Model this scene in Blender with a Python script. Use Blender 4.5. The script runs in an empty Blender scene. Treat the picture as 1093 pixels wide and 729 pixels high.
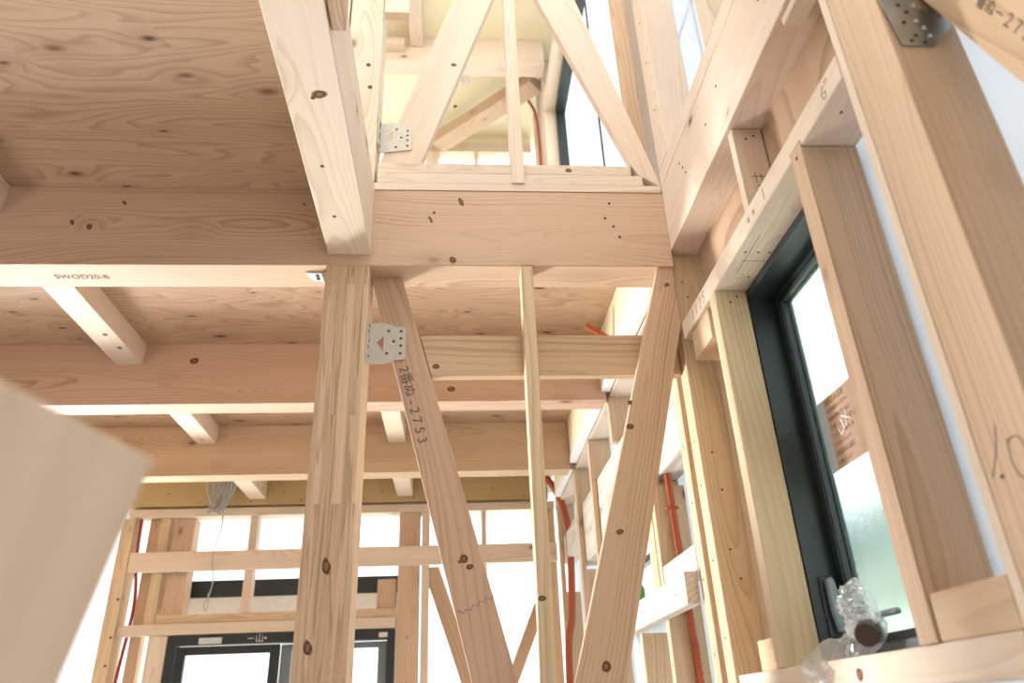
import bpy, bmesh, math, random
from mathutils import Vector, Matrix
random.seed(7)
S = bpy.context.scene
COL = S.collection
H = 1.30                     # camera height above the ground-floor slab; all z below are relative to the eye

# ------------------------------------------------------------------ camera
cd = bpy.data.cameras.new('camera'); cam = bpy.data.objects.new('camera', cd); COL.objects.link(cam)
right = Vector((0.997045870, -0.066522881, -0.038395833))
down = Vector((-0.004066760, 0.453468609, -0.891262970))
fwd = Vector((0.076700686, 0.888786210, 0.451858471))
m = Matrix((right, -down, -fwd)).transposed().to_4x4()
m.translation = Vector((0, 0, H)); cam.matrix_world = m
cd.sensor_width = 36.0; cd.lens = 36.0 * 792.72 / 1093.0
cd.clip_start = 0.02; cd.clip_end = 200
cd.dof.use_dof = True; cd.dof.focus_distance = 2.05; cd.dof.aperture_fstop = 3.2
S.camera = cam

# ------------------------------------------------------------------ world, lamps, exposure
S.view_settings.view_transform = 'Standard'; S.view_settings.look = 'None'
S.view_settings.gamma = 1.0; S.view_settings.use_curve_mapping = False
S.view_settings.exposure = 0.78
W = bpy.data.worlds.new('overcast_sky'); S.world = W; W.use_nodes = True
nt = W.node_tree; nt.nodes.clear()
wo = nt.nodes.new('ShaderNodeOutputWorld'); bg = nt.nodes.new('ShaderNodeBackground')
tc = nt.nodes.new('ShaderNodeTexCoord'); sx = nt.nodes.new('ShaderNodeSeparateXYZ')
rp = nt.nodes.new('ShaderNodeValToRGB')
nt.links.new(tc.outputs['Generated'], sx.inputs[0])
mp = nt.nodes.new('ShaderNodeMapRange'); mp.inputs[1].default_value = -0.3; mp.inputs[2].default_value = 0.5
nt.links.new(sx.outputs['Z'], mp.inputs[0]); nt.links.new(mp.outputs[0], rp.inputs[0])
e = rp.color_ramp.elements
e[0].position = 0.30; e[0].color = (0.50, 0.51, 0.50, 1)
e[1].position = 0.46; e[1].color = (0.95, 0.98, 1.0, 1)
nt.links.new(rp.outputs[0], bg.inputs[0]); bg.inputs[1].default_value = 1.15
nt.links.new(bg.outputs[0], wo.inputs[0])

def area(name, loc, target, sx_, sy_, power, col=(1, 1, 1)):
    l = bpy.data.lights.new(name, 'AREA'); l.shape = 'RECTANGLE'; l.size = sx_; l.size_y = sy_
    l.energy = power; l.color = col
    o = bpy.data.objects.new(name, l); COL.objects.link(o)
    o.location = Vector(loc) + Vector((0, 0, H))
    d = Vector(target) - Vector(loc)
    o.rotation_euler = d.to_track_quat('-Z', 'Y').to_euler()
    return o
# daylight of the openings at the left and upstairs, plus an added stairwell fill
area('daylight_left_opening', (-2.85, 0.9, -0.4), (1.0, 1.4, 0.9), 1.2, 1.2, 15, (1.0, 0.98, 0.96))
sl_ = bpy.data.lights.new('sun', 'SUN'); sl_.energy = 10.0; sl_.angle = 0.03; sl_.color = (1.0, 0.97, 0.92)
sun = bpy.data.objects.new('sun', sl_); COL.objects.link(sun)
sun.rotation_euler = Vector((0.22, -0.60, -0.77)).to_track_quat('-Z', 'Y').to_euler()
area('fill_stairwell_top', (0.15, 0.9, 4.4), (0.15, 1.7, 1.6), 1.6, 1.4, 42, (1.0, 1.0, 1.0))  # added lamp brightening the stairwell from above, no real opening there
area('daylight_back_left_opening', (-2.92, 4.35, 0.0), (-0.1, 1.6, 0.6), 1.0, 1.8, 54, (1.0, 1.0, 1.0)).data.spread = 1.35
area('daylight_upstairs_window', (0.74, 2.9, 2.8), (-1.0, 3.2, 3.4), 1.4, 1.2, 3, (1.0, 1.0, 1.0))

# ------------------------------------------------------------------ materials
class NG:
    def __init__(s, name):
        s.m = bpy.data.materials.new(name); s.m.use_nodes = True
        s.t = s.m.node_tree; s.t.nodes.clear()
    def n(s, kind, **kw):
        o = s.t.nodes.new(kind)
        for k, v in kw.items(): setattr(o, k, v)
        return o
    def link(s, a, b): s.t.links.new(a, b)
    def val(s, x, sock):
        if hasattr(x, 'is_output'): s.link(x, sock)
        else: sock.default_value = x
    def math(s, op, a, b=0.0, c=0.0, clamp=False):
        o = s.n('ShaderNodeMath', operation=op); o.use_clamp = clamp
        s.val(a, o.inputs[0]); s.val(b, o.inputs[1]); s.val(c, o.inputs[2]); return o.outputs[0]
    def vmath(s, op, a, b):
        o = s.n('ShaderNodeVectorMath', operation=op)
        s.val(a, o.inputs[0]); s.val(b, o.inputs[1]); return o.outputs[0]
    def noise(s, vec, scale=1.0, detail=2.0, rough=0.5):
        o = s.n('ShaderNodeTexNoise'); s.link(vec, o.inputs['Vector'])
        o.inputs['Scale'].default_value = scale; o.inputs['Detail'].default_value = detail
        o.inputs['Roughness'].default_value = rough; return o.outputs[0]
    def ramp(s, fac, stops):
        o = s.n('ShaderNodeValToRGB'); s.link(fac, o.inputs[0]); el = o.color_ramp.elements
        while len(el) < len(stops): el.new(0.5)
        for q, (p, c) in zip(el, stops): q.position = p; q.color = (*c, 1) if len(c) == 3 else c
        return o.outputs[0]
    def mix(s, fac, a, b, blend='MIX'):
        o = s.n('ShaderNodeMix', data_type='RGBA', blend_type=blend)
        s.val(fac, o.inputs[0])
        for x, k in ((a, 6), (b, 7)):
            if isinstance(x, tuple): o.inputs[k].default_value = (*x, 1)
            else: s.link(x, o.inputs[k])
        return o.outputs[2]
    def out(s, col, rough=0.6, spec=0.25, metal=0.0, bump=None, bstr=0.1, bdist=0.001):
        b = s.n('ShaderNodeBsdfPrincipled')
        if isinstance(col, tuple): b.inputs['Base Color'].default_value = (*col, 1)
        else: s.link(col, b.inputs['Base Color'])
        s.val(rough, b.inputs['Roughness']); b.inputs['Metallic'].default_value = metal
        b.inputs['Specular IOR Level'].default_value = spec
        if bump is not None:
            q = s.n('ShaderNodeBump'); s.link(bump, q.inputs['Height'])
            q.inputs['Strength'].default_value = bstr; q.inputs['Distance'].default_value = bdist
            s.link(q.outputs[0], b.inputs['Normal'])
        o = s.n('ShaderNodeOutputMaterial'); s.link(b.outputs[0], o.inputs[0]); return s.m

def wood(name, light, dark, freq=95.0, contrast=0.8, vary=0.12, knot=0.5, knotcol=(0.10, 0.045, 0.02), hue=None):
    g = NG(name)
    P0 = g.n('ShaderNodeTexCoord').outputs['Object']
    rnd = g.n('ShaderNodeObjectInfo').outputs['Random']
    r2 = g.math('FRACT', g.math('MULTIPLY', rnd, 17.31)); r3 = g.math('FRACT', g.math('MULTIPLY', rnd, 41.77))
    c = g.n('ShaderNodeCombineXYZ'); g.val(g.math('MULTIPLY', rnd, 23.0), c.inputs[0])
    P = g.vmath('ADD', P0, c.outputs[0])
    # slow wander of the pith along the stick
    slow = g.vmath('MULTIPLY', P, (0.55, 2.2, 2.2))
    wob = g.math('SUBTRACT', g.noise(slow, 1.0, 2.0), 0.5)
    wob2 = g.math('SUBTRACT', g.noise(g.vmath('ADD', slow, (7.3, 1.1, 3.2)), 1.0, 2.0), 0.5)
    fine = g.math('SUBTRACT', g.noise(g.vmath('MULTIPLY', P, (3.0, 22.0, 22.0)), 1.0, 3.0), 0.5)
    s3 = g.n('ShaderNodeSeparateXYZ'); g.link(P0, s3.inputs[0])
    cy = g.math('ADD', g.math('MULTIPLY', g.math('SUBTRACT', r2, 0.5), 0.16), g.math('MULTIPLY', wob, 0.22))
    cz = g.math('ADD', g.math('MULTIPLY', g.math('SUBTRACT', r3, 0.5), 0.16), g.math('MULTIPLY', wob2, 0.22))
    dy = g.math('SUBTRACT', s3.outputs[1], cy); dz = g.math('SUBTRACT', s3.outputs[2], cz)
    rad = g.math('SQRT', g.math('ADD', g.math('MULTIPLY', dy, dy), g.math('MULTIPLY', dz, dz)))
    # knots
    v = g.n('ShaderNodeTexVoronoi'); g.link(g.vmath('MULTIPLY', P, (4.2, 8.5, 8.5)), v.inputs['Vector']); v.inputs['Scale'].default_value = 1.0
    d = v.outputs['Distance']; vs = g.n('ShaderNodeSeparateColor'); g.link(v.outputs['Color'], vs.inputs[0])
    act = g.math('GREATER_THAN', vs.outputs[0], 1.0 - knot)
    size = g.math('MULTIPLY_ADD', vs.outputs[1], 0.08, 0.06)
    dn = g.math('DIVIDE', g.math('MULTIPLY_ADD', fine, 0.06, d), size)
    core = g.math('MULTIPLY', g.math('SUBTRACT', 1.25, dn, clamp=True), act)
    halo = g.math('MULTIPLY', g.math('SUBTRACT', 1.0, g.math('MULTIPLY', dn, 0.28), clamp=True), act)
    rr = g.math('ADD', rad, g.math('ADD', g.math('MULTIPLY', fine, 0.006), g.math('MULTIPLY', halo, 0.014)))
    vv_ = g.n('ShaderNodeCombineXYZ'); g.val(g.math('MULTIPLY', rr, 38.0), vv_.inputs[0]); g.val(g.math('MULTIPLY', rnd, 50.0), vv_.inputs[1])
    rr = g.math('ADD', rr, g.math('MULTIPLY', g.math('SUBTRACT', g.noise(vv_.outputs[0], 1.0, 2.0), 0.5), 0.030))
    t = g.math('FRACT', g.math('MULTIPLY', rr, freq))
    ring = g.ramp(t, [(0.0, (0.0,) * 3), (0.5, (0.12,) * 3), (0.88, (0.9,) * 3), (0.94, (0.8,) * 3), (1.0, (0.0,) * 3)])
    wide = g.noise(g.vmath('MULTIPLY', P, (0.9, 14.0, 14.0)), 1.0, 2.0)
    fib = g.noise(g.vmath('MULTIPLY', P, (14.0, 420.0, 420.0)), 1.0, 2.0)
    f = g.math('ADD', g.math('MULTIPLY', ring, g.math('MULTIPLY', g.math('MULTIPLY_ADD', g.math('SUBTRACT', g.noise(g.vmath('MULTIPLY', P, (1.2, 9.0, 9.0)), 1.0, 1.0), 0.5), 3.2, 1.0, clamp=False), contrast)), g.math('MULTIPLY', g.math('SUBTRACT', fib, 0.5), 0.5))
    f = g.math('ADD', f, g.math('MULTIPLY', g.math('SUBTRACT', wide, 0.45), 0.7), clamp=True)
    col = g.mix(f, light, dark)
    col = g.mix(g.math('MULTIPLY', halo, 0.30), col, tuple(0.6 * x for x in dark))
    col = g.mix(core, col, knotcol)
    hs = g.n('ShaderNodeHueSaturation'); g.link(col, hs.inputs['Color'])
    g.val(g.math('MULTIPLY_ADD', g.math('SUBTRACT', r2, 0.5), 2 * vary, 1.0), hs.inputs['Value'])
    g.val(g.math('MULTIPLY_ADD', g.math('SUBTRACT', r3, 0.5), 0.02, 0.5), hs.inputs['Hue'])
    return g.out(hs.outputs[0], rough=0.62, spec=0.2, bump=fib, bstr=0.15, bdist=0.0006)

def plywood(name, light, dark, knot=0.35):
    g = NG(name)
    P0 = g.n('ShaderNodeTexCoord').outputs['Object']
    rnd = g.n('ShaderNodeObjectInfo').outputs['Random']
    c = g.n('ShaderNodeCombineXYZ'); g.val(g.math('MULTIPLY', rnd, 19.0), c.inputs[0])
    P = g.vmath('ADD', P0, c.outputs[0])
    big = g.noise(g.vmath('MULTIPLY', P, (0.8, 6.0, 1.0)), 1.0, 2.5, 0.4)
    fine = g.noise(g.vmath('MULTIPLY', P, (3.0, 40.0, 1.0)), 1.0, 3.0)
    v = g.n('ShaderNodeTexVoronoi', voronoi_dimensions='2D'); g.link(g.vmath('MULTIPLY', P, (3.6, 8.5, 1.0)), v.inputs['Vector']); v.inputs['Scale'].default_value = 1.0
    vs = g.n('ShaderNodeSeparateColor'); g.link(v.outputs['Color'], vs.inputs[0])
    act = g.math('GREATER_THAN', vs.outputs[0], 1.0 - knot)
    size = g.math('MULTIPLY_ADD', vs.outputs[1], 0.07, 0.035)
    dn = g.math('DIVIDE', g.math('MULTIPLY_ADD', g.math('SUBTRACT', fine, 0.5), 0.07, v.outputs['Distance']), size)
    core = g.math('MULTIPLY', g.math('SUBTRACT', 1.3, dn, clamp=True), act)
    halo = g.math('MULTIPLY', g.math('SUBTRACT', 1.0, g.math('MULTIPLY', dn, 0.2), clamp=True), act)
    t = g.math('FRACT', g.math('ADD', g.math('MULTIPLY_ADD', fine, 0.35, g.math('MULTIPLY', big, 26.0)), g.math('MULTIPLY', halo, 1.6)))
    ring = g.ramp(t, [(0.0, (0.0,) * 3), (0.6, (0.25,) * 3), (0.9, (1,) * 3), (1.0, (0.0,) * 3)])
    fib = g.noise(g.vmath('MULTIPLY', P, (10.0, 300.0, 1.0)), 1.0, 2.0)
    wide = g.noise(g.vmath('MULTIPLY', P, (0.6, 3.0, 1.0)), 1.0, 2.0)
    f = g.math('ADD', g.math('MULTIPLY', ring, 0.55), g.math('MULTIPLY', g.math('SUBTRACT', fib, 0.5), 0.5))
    f = g.math('ADD', f, g.math('MULTIPLY', g.math('SUBTRACT', wide, 0.45), 0.9), clamp=True)
    col = g.mix(f, light, dark)
    col = g.mix(g.math('MULTIPLY', halo, 0.22), col, tuple(0.6 * x for x in dark))
    shade = g.mix(vs.outputs[2], (0.045, 0.018, 0.010), (0.26, 0.12, 0.06))
    col = g.mix(core, col, shade)
    return g.out(col, rough=0.6, spec=0.2, bump=fib, bstr=0.12, bdist=0.0006)

def glulam(name, light, dark):
    g = NG(name)
    P0 = g.n('ShaderNodeTexCoord').outputs['Object']
    b = g.n('ShaderNodeTexBrick'); b.offset = 0.37
    sw = g.n('ShaderNodeSeparateXYZ'); g.link(P0, sw.inputs[0])
    rnd = g.n('ShaderNodeObjectInfo').outputs['Random']
    cb = g.n('ShaderNodeCombineXYZ')
    g.val(g.math('ADD', sw.outputs[0], g.math('MULTIPLY', rnd, 9.0)), cb.inputs[0]); g.link(sw.outputs[1], cb.inputs[1])
    g.link(cb.outputs[0], b.inputs['Vector'])
    b.inputs['Scale'].default_value = 1.0; b.inputs['Brick Width'].default_value = 0.62; b.inputs['Row Height'].default_value = 0.0242
    b.inputs['Mortar Size'].default_value = 0.0004; b.inputs['Mortar Smooth'].default_value = 0.5
    b.inputs['Color1'].default_value = (0, 0, 0, 1); b.inputs['Color2'].default_value = (1, 1, 1, 1); b.inputs['Mortar'].default_value = (0.9, 0.9, 0.9, 1)
    tone = g.n('ShaderNodeSeparateColor'); g.link(b.outputs['Color'], tone.inputs[0]); tn = tone.outputs[0]
    sh = g.n('ShaderNodeCombineXYZ'); g.val(g.math('MULTIPLY', tn, 31.0), sh.inputs[0]); g.val(g.math('MULTIPLY', tn, 3.0), sh.inputs[1])
    P = g.vmath('ADD', P0, sh.outputs[0])
    gr = g.noise(g.vmath('MULTIPLY', P, (0.9, 26.0, 26.0)), 1.0, 2.0)
    t = g.math('FRACT', g.math('MULTIPLY', gr, 9.0))
    ring = g.ramp(t, [(0.0, (0.0,) * 3), (0.6, (0.25,) * 3), (0.88, (1,) * 3), (1.0, (0.0,) * 3)])
    fib = g.noise(g.vmath('MULTIPLY', P, (12.0, 400.0, 400.0)), 1.0, 2.0)
    f = g.math('ADD', g.math('MULTIPLY', ring, 0.55), g.math('MULTIPLY', g.math('SUBTRACT', fib, 0.5), 0.4))
    f = g.math('ADD', f, g.math('MULTIPLY', g.math('SUBTRACT', tn, 0.4), 0.75), clamp=True)
    col = g.mix(f, light, dark)
    return g.out(col, rough=0.6, spec=0.2, bump=fib, bstr=0.12, bdist=0.0006)

def plain(name, col, rough=0.6, spec=0.3, metal=0.0, nscale=40.0, namp=0.12):
    g = NG(name); P = g.n('ShaderNodeTexCoord').outputs['Object']
    nz = g.noise(P, nscale, 3.0)
    c = g.mix(nz, tuple(x * (1 - namp) for x in col), tuple(min(1, x * (1 + namp)) for x in col))
    return g.out(c, rough=rough, spec=spec, metal=metal)

M = {}
M['fir'] = wood('fir_beam_timber', (0.60, 0.435, 0.305), (0.41, 0.255, 0.155), 150, 0.55, 0.05, 0.55)
M['smooth'] = wood('smooth_board_veneer', (0.68, 0.525, 0.37), (0.58, 0.43, 0.29), 45, 0.45, 0.02, 0.0)
M['fir_end'] = M['fir']
M['pine'] = wood('pale_spruce_timber', (0.76, 0.64, 0.52), (0.59, 0.44, 0.315), 140, 0.45, 0.05, 0.6)
M['cedar'] = wood('cedar_stud_timber', (0.66, 0.50, 0.345), (0.43, 0.285, 0.175), 95, 0.45, 0.07, 0.5)
M['brace'] = wood('brace_timber', (0.60, 0.425, 0.29), (0.36, 0.225, 0.14), 75, 0.42, 0.04, 0.5)
M['white'] = wood('pale_rough_timber', (0.70, 0.66, 0.60), (0.48, 0.41, 0.33), 60, 0.6, 0.02, 0.3, (0.45, 0.33, 0.24))  # rough timber given a pale whitish colour
M['ply'] = plywood('larch_plywood', (0.54, 0.375, 0.255), (0.31, 0.18, 0.105), 0.55)
M['glulam'] = glulam('laminated_post_timber', (0.74, 0.55, 0.375), (0.36, 0.215, 0.12))
M['endgrain'] = plain('rough_end_grain', (0.66, 0.47, 0.31), 0.8, 0.1, 0, 90, 0.3)
M['foam'] = plain('pale_yellow_foam_board', (0.83, 0.77, 0.55), 0.85, 0.1, 0, 6, 0.05)
M['foamedge'] = plain('white_foam_edge', (0.85, 0.85, 0.86), 0.8, 0.1)
M['board'] = plain('tan_gypsum_board', (0.52, 0.385, 0.20), 0.8, 0.1, 0, 8, 0.05)
M['black'] = plain('black_aluminium', (0.022, 0.030, 0.033), 0.38, 0.5)
M['gasket'] = plain('black_rubber', (0.008, 0.008, 0.009), 0.45, 0.4)
M['grey'] = plain('grey_aluminium', (0.20, 0.25, 0.28), 0.4, 0.5)
M['silver'] = plain('bright_aluminium', (0.72, 0.75, 0.76), 0.35, 0.5, 0.6)
M['steel'] = plain('galvanised_steel', (0.56, 0.53, 0.465), 0.5, 0.4, 0.15, 60, 0.12)
M['steeldark'] = plain('dull_zinc_steel', (0.42, 0.44, 0.43), 0.33, 0.5, 0.9, 30, 0.3)
M['screw'] = plain('dark_screw_head', (0.10, 0.10, 0.10), 0.4, 0.5, 0.5)
M['nail'] = plain('rusty_nail_head', (0.09, 0.055, 0.04), 0.6, 0.3)
def knot_mat():
    g = NG('dark_knot_wood')
    G = g.vmath('SUBTRACT', g.n('ShaderNodeTexCoord').outputs['Generated'], (0.5, 0.5, 0.5))
    G = g.vmath('MULTIPLY', G, (2.0, 2.0, 0.0))
    l = g.n('ShaderNodeVectorMath', operation='LENGTH'); g.link(G, l.inputs[0])
    w = g.math('MULTIPLY_ADD', g.math('SUBTRACT', g.noise(g.n('ShaderNodeTexCoord').outputs['Object'], 260.0, 3.0), 0.5), 0.7, l.outputs['Value'])
    c = g.ramp(w, [(0.0, (0.20, 0.10, 0.05)), (0.35, (0.30, 0.16, 0.085)), (0.55, (0.075, 0.035, 0.018)), (0.78, (0.14, 0.07, 0.035)), (1.0, (0.42, 0.27, 0.165))])
    return g.out(c, rough=0.7, spec=0.15)
M['knot'] = knot_mat()
M['ink'] = plain('grey_stamp_ink', (0.16, 0.115, 0.09), 0.8, 0.1)
M['pencil'] = plain('pencil_graphite', (0.13, 0.10, 0.09), 0.6, 0.2)
M['orange'] = plain('orange_conduit_plastic', (0.40, 0.085, 0.03), 0.4, 0.4)
M['red'] = plain('red_pipe_plastic', (0.38, 0.06, 0.05), 0.4, 0.4)
M['cable'] = plain('grey_cable_sheath', (0.42, 0.44, 0.43), 0.45, 0.4)
M['whiteplastic'] = plain('white_plastic', (0.85, 0.86, 0.87), 0.5, 0.3)
M['paper'] = plain('white_paper', (0.88, 0.89, 0.9), 0.8, 0.1)
M['pinkpaper'] = plain('pink_beige_label_paper', (0.60, 0.42, 0.31), 0.7, 0.1)
M['bluepaper'] = plain('pale_blue_label_strip', (0.48, 0.53, 0.57), 0.7, 0.1)
M['label_ink'] = plain('brown_print', (0.40, 0.26, 0.18), 0.8, 0.1)
M['brown'] = plain('dark_brown_plastic', (0.075, 0.05, 0.042), 0.5, 0.3)
M['green'] = plain('green_plastic', (0.10, 0.42, 0.08), 0.4, 0.4)
M['floor'] = plywood('bare_floor_plywood', (0.48, 0.44, 0.39), (0.38, 0.33, 0.27))
M['plaster'] = plain('off_white_wall_board', (0.62, 0.55, 0.46), 0.85, 0.1, 0, 5, 0.05)
M['eaves'] = plain('eaves_soffit_board', (0.42, 0.45, 0.48), 0.8, 0.1, 0, 5, 0.05)
M['neighbour'] = plain('grey_house_siding', (0.62, 0.70, 0.62), 0.8, 0.1, 0, 1.5, 0.2)
M['fascia'] = plain('dark_roof_edge', (0.16, 0.22, 0.23), 0.7, 0.2, 0, 2, 0.3)
M['ground'] = plain('pale_gravel_ground', (0.66, 0.655, 0.63), 0.9, 0.1, 0, 0.6, 0.1)

def wrap_mat():
    g = NG('white_house_wrap')
    P = g.n('ShaderNodeTexCoord').outputs['Object']
    nz = g.noise(P, 5.0, 3.0)
    c = g.mix(nz, (0.74, 0.77, 0.82), (0.82, 0.84, 0.87))
    t = g.n('ShaderNodeBsdfTranslucent'); d = g.n('ShaderNodeBsdfDiffuse')
    g.link(c, t.inputs[0]); g.link(c, d.inputs[0])
    mx = g.n('ShaderNodeMixShader'); mx.inputs[0].default_value = 0.30
    g.link(t.outputs[0], mx.inputs[1]); g.link(d.outputs[0], mx.inputs[2])
    o = g.n('ShaderNodeOutputMaterial'); g.link(mx.outputs[0], o.inputs[0]); return g.m
M['wrap'] = wrap_mat()
def glass_mat(name, col, rough, frost):
    g = NG(name)
    tr = g.n('ShaderNodeBsdfTransparent'); tr.inputs[0].default_value = (*col, 1)
    rf = g.n('ShaderNodeBsdfRefraction'); rf.inputs['Color'].default_value = (*col, 1); rf.inputs['Roughness'].default_value = rough; rf.inputs['IOR'].default_value = 1.12
    gl = g.n('ShaderNodeBsdfGlossy'); gl.inputs['Roughness'].default_value = 0.05
    P = g.n('ShaderNodeTexCoord').outputs['Object']
    if frost:
        bm_ = g.n('ShaderNodeBump'); bm_.inputs['Strength'].default_value = 0.25; bm_.inputs['Distance'].default_value = 0.002
        g.link(g.noise(P, 160.0, 2.0), bm_.inputs['Height']); g.link(bm_.outputs[0], rf.inputs['Normal'])
    a = g.n('ShaderNodeMixShader'); a.inputs[0].default_value = 0.9 if frost else 0.0
    g.link(tr.outputs[0], a.inputs[1]); g.link(rf.outputs[0], a.inputs[2])
    b = g.n('ShaderNodeMixShader'); b.inputs[0].default_value = 0.05
    g.link(a.outputs[0], b.inputs[1]); g.link(gl.outputs[0], b.inputs[2])
    o = g.n('ShaderNodeOutputMaterial'); g.link(b.outputs[0], o.inputs[0]); return g.m
M['frost'] = glass_mat('frosted_glass', (0.90, 0.965, 0.935), 0.28, True)
M['glass'] = glass_mat('clear_glass', (0.93, 0.97, 0.96), 0.0, False)
def film_mat():
    g = NG('clear_plastic_film')
    tr = g.n('ShaderNodeBsdfTransparent'); tr.inputs[0].default_value = (0.93, 0.93, 0.94, 1)
    gl = g.n('ShaderNodeBsdfGlossy'); gl.inputs['Roughness'].default_value = 0.16
    df = g.n('ShaderNodeBsdfTranslucent'); df.inputs[0].default_value = (0.9, 0.9, 0.92, 1)
    lw = g.n('ShaderNodeLayerWeight'); lw.inputs[0].default_value = 0.45
    a = g.n('ShaderNodeMixShader'); g.link(g.math('MULTIPLY_ADD', lw.outputs[1], 0.5, 0.05, clamp=True), a.inputs[0])
    g.link(tr.outputs[0], a.inputs[1]); g.link(gl.outputs[0], a.inputs[2])
    b = g.n('ShaderNodeMixShader'); b.inputs[0].default_value = 0.30
    g.link(a.outputs[0], b.inputs[1]); g.link(df.outputs[0], b.inputs[2])
    o = g.n('ShaderNodeOutputMaterial'); g.link(b.outputs[0], o.inputs[0]); return g.m
M['film'] = film_mat()

# ------------------------------------------------------------------ builders
def tag(o, label=None, cat=None, group=None, kind=None):
    if label: o['label'] = label
    if cat: o['category'] = cat
    if group: o['group'] = group
    if kind: o['kind'] = kind
    return o
def link(name, bm, mat, mw=None, parent=None, smooth=False):
    bmesh.ops.recalc_face_normals(bm, faces=bm.faces)
    me = bpy.data.meshes.new(name); bm.to_mesh(me); bm.free()
    me.materials.append(M[mat] if isinstance(mat, str) else mat)
    if smooth:
        for p in me.polygons: p.use_smooth = True
    o = bpy.data.objects.new(name, me); COL.objects.link(o)
    if mw is not None: o.matrix_world = mw
    if parent is not None:
        o.parent = parent; o.matrix_parent_inverse = Matrix.Identity(4)
        o.matrix_basis = parent.matrix_world.inverted() @ (mw if mw is not None else Matrix.Identity(4))
    return o
def frame(origin, grain, up):
    x = Vector(grain).normalized(); z = Vector(up); z = (z - x * z.dot(x)).normalized(); y = z.cross(x)
    mw = Matrix((x, y, z)).transposed().to_4x4(); mw.translation = origin; return mw
def bev(bm, w):
    if w > 0:
        bmesh.ops.bevel(bm, geom=[e_ for e_ in bm.edges if len(e_.link_faces) == 2 and e_.calc_face_angle(0) > 0.5], offset=w, segments=1, affect='EDGES', clamp_overlap=True)
def boxes_bm(bm, spans, inv, bevel):
    for (x0, x1), (y0, y1), (z0, z1) in spans:
        b2 = bmesh.new()
        bmesh.ops.create_cube(b2, size=1.0)
        for v in b2.verts:
            w = Vector(((x0 + x1) / 2 + v.co.x * (x1 - x0), (y0 + y1) / 2 + v.co.y * (y1 - y0), (z0 + z1) / 2 + v.co.z * (z1 - z0) + H))
            v.co = inv @ w
        bev(b2, bevel)
        t = bpy.data.meshes.new('t'); b2.to_mesh(t); b2.free(); bm.from_mesh(t); bpy.data.meshes.remove(t)
def box(name, xr, yr, zr, mat, label=None, cat=None, group=None, axis=None, parent=None, bevel=0.0018, kind=None, more=()):
    """axis-aligned timber; local X follows the grain (the longest side unless told)"""
    d = (xr[1] - xr[0], yr[1] - yr[0], zr[1] - zr[0])
    if axis is None: axis = 'XYZ'[d.index(max(d))]
    c = Vector(((xr[0] + xr[1]) / 2, (yr[0] + yr[1]) / 2, (zr[0] + zr[1]) / 2 + H))
    g, u = {'X': ((1, 0, 0), (0, 0, 1)), 'Y': ((0, 1, 0), (0, 0, 1)), 'Z': ((0, 0, 1), (0, 1, 0))}[axis]
    mw = frame(c, g, u)
    bm = bmesh.new(); boxes_bm(bm, [(xr, yr, zr), *more], mw.inverted(), bevel)
    return tag(link(name, bm, mat, mw, parent), label, cat, group, kind)
def prism(name, pts, ext, grain, mat, label=None, cat=None, group=None, parent=None, bevel=0.0018, kind=None):
    """polygon (world points, z relative to the eye) pushed along ext"""
    P = [Vector(p) + Vector((0, 0, H)) for p in pts]; ext = Vector(ext)
    c = sum(P, Vector()) / len(P) + ext / 2
    mw = frame(c, grain, ext); inv = mw.inverted()
    bm = bmesh.new()
    a = [bm.verts.new(inv @ p) for p in P]; b = [bm.verts.new(inv @ (p + ext)) for p in P]
    bm.faces.new(a); bm.faces.new(b[::-1])
    for i in range(len(P)):
        j = (i + 1) % len(P); bm.faces.new((a[i], b[i], b[j], a[j]))
    bmesh.ops.recalc_face_normals(bm, faces=bm.faces); bev(bm, bevel)
    return tag(link(name, bm, mat, mw, parent), label, cat, group, kind)
def empty(name, loc, label=None, cat=None, group=None, kind=None):
    o = bpy.data.objects.new(name, None); COL.objects.link(o); o.empty_display_size = 0.05
    o.matrix_world = Matrix.Translation(Vector(loc) + Vector((0, 0, H)))
    return tag(o, label, cat, group, kind)
def tube(name, pts, r, mat, parent=None, label=None, cat=None, group=None, seg=10, ribs=0.0, pitch=0.006, res=10):
    """smooth round tube through points; ribs > 0 makes it corrugated"""
    P = [Vector(p) + Vector((0, 0, H)) for p in pts]
    path = []
    for i in range(len(P) - 1):
        p0, p1, p2, p3 = P[max(i - 1, 0)], P[i], P[i + 1], P[min(i + 2, len(P) - 1)]
        n = max(res, int((p2 - p1).length / (pitch / 2))) if ribs else res
        for k in range(n):
            t = k / n
            path.append(0.5 * ((2 * p1) + (-p0 + p2) * t + (2 * p0 - 5 * p1 + 4 * p2 - p3) * t * t + (-p0 + 3 * p1 - 3 * p2 + p3) * t ** 3))
    path.append(P[-1])
    bm = bmesh.new(); rings = []; up = Vector((0.3, 0.2, 1)).normalized()
    o0 = path[0]
    for i, p in enumerate(path):
        d = (path[min(i + 1, len(path) - 1)] - path[max(i - 1, 0)]).normalized()
        u = d.cross(up)
        if u.length < 0.1: u = d.cross(Vector((1, 0, 0)))
        u.normalize(); w = d.cross(u)
        up = u.cross(d) if False else up
        rr = r * (1 - ribs * (i % 2))
        rings.append([bm.verts.new(p - o0 + (u * math.cos(2 * math.pi * k / seg) + w * math.sin(2 * math.pi * k / seg)) * rr) for k in range(seg)])
    for a, b in zip(rings, rings[1:]):
        for k in range(seg):
            bm.faces.new((a[k], a[(k + 1) % seg], b[(k + 1) % seg], b[k]))
    bm.faces.new(rings[0][::-1]); bm.faces.new(rings[-1])
    return tag(link(name, bm, mat, Matrix.Translation(o0), parent, smooth=True), label, cat, group)
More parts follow.
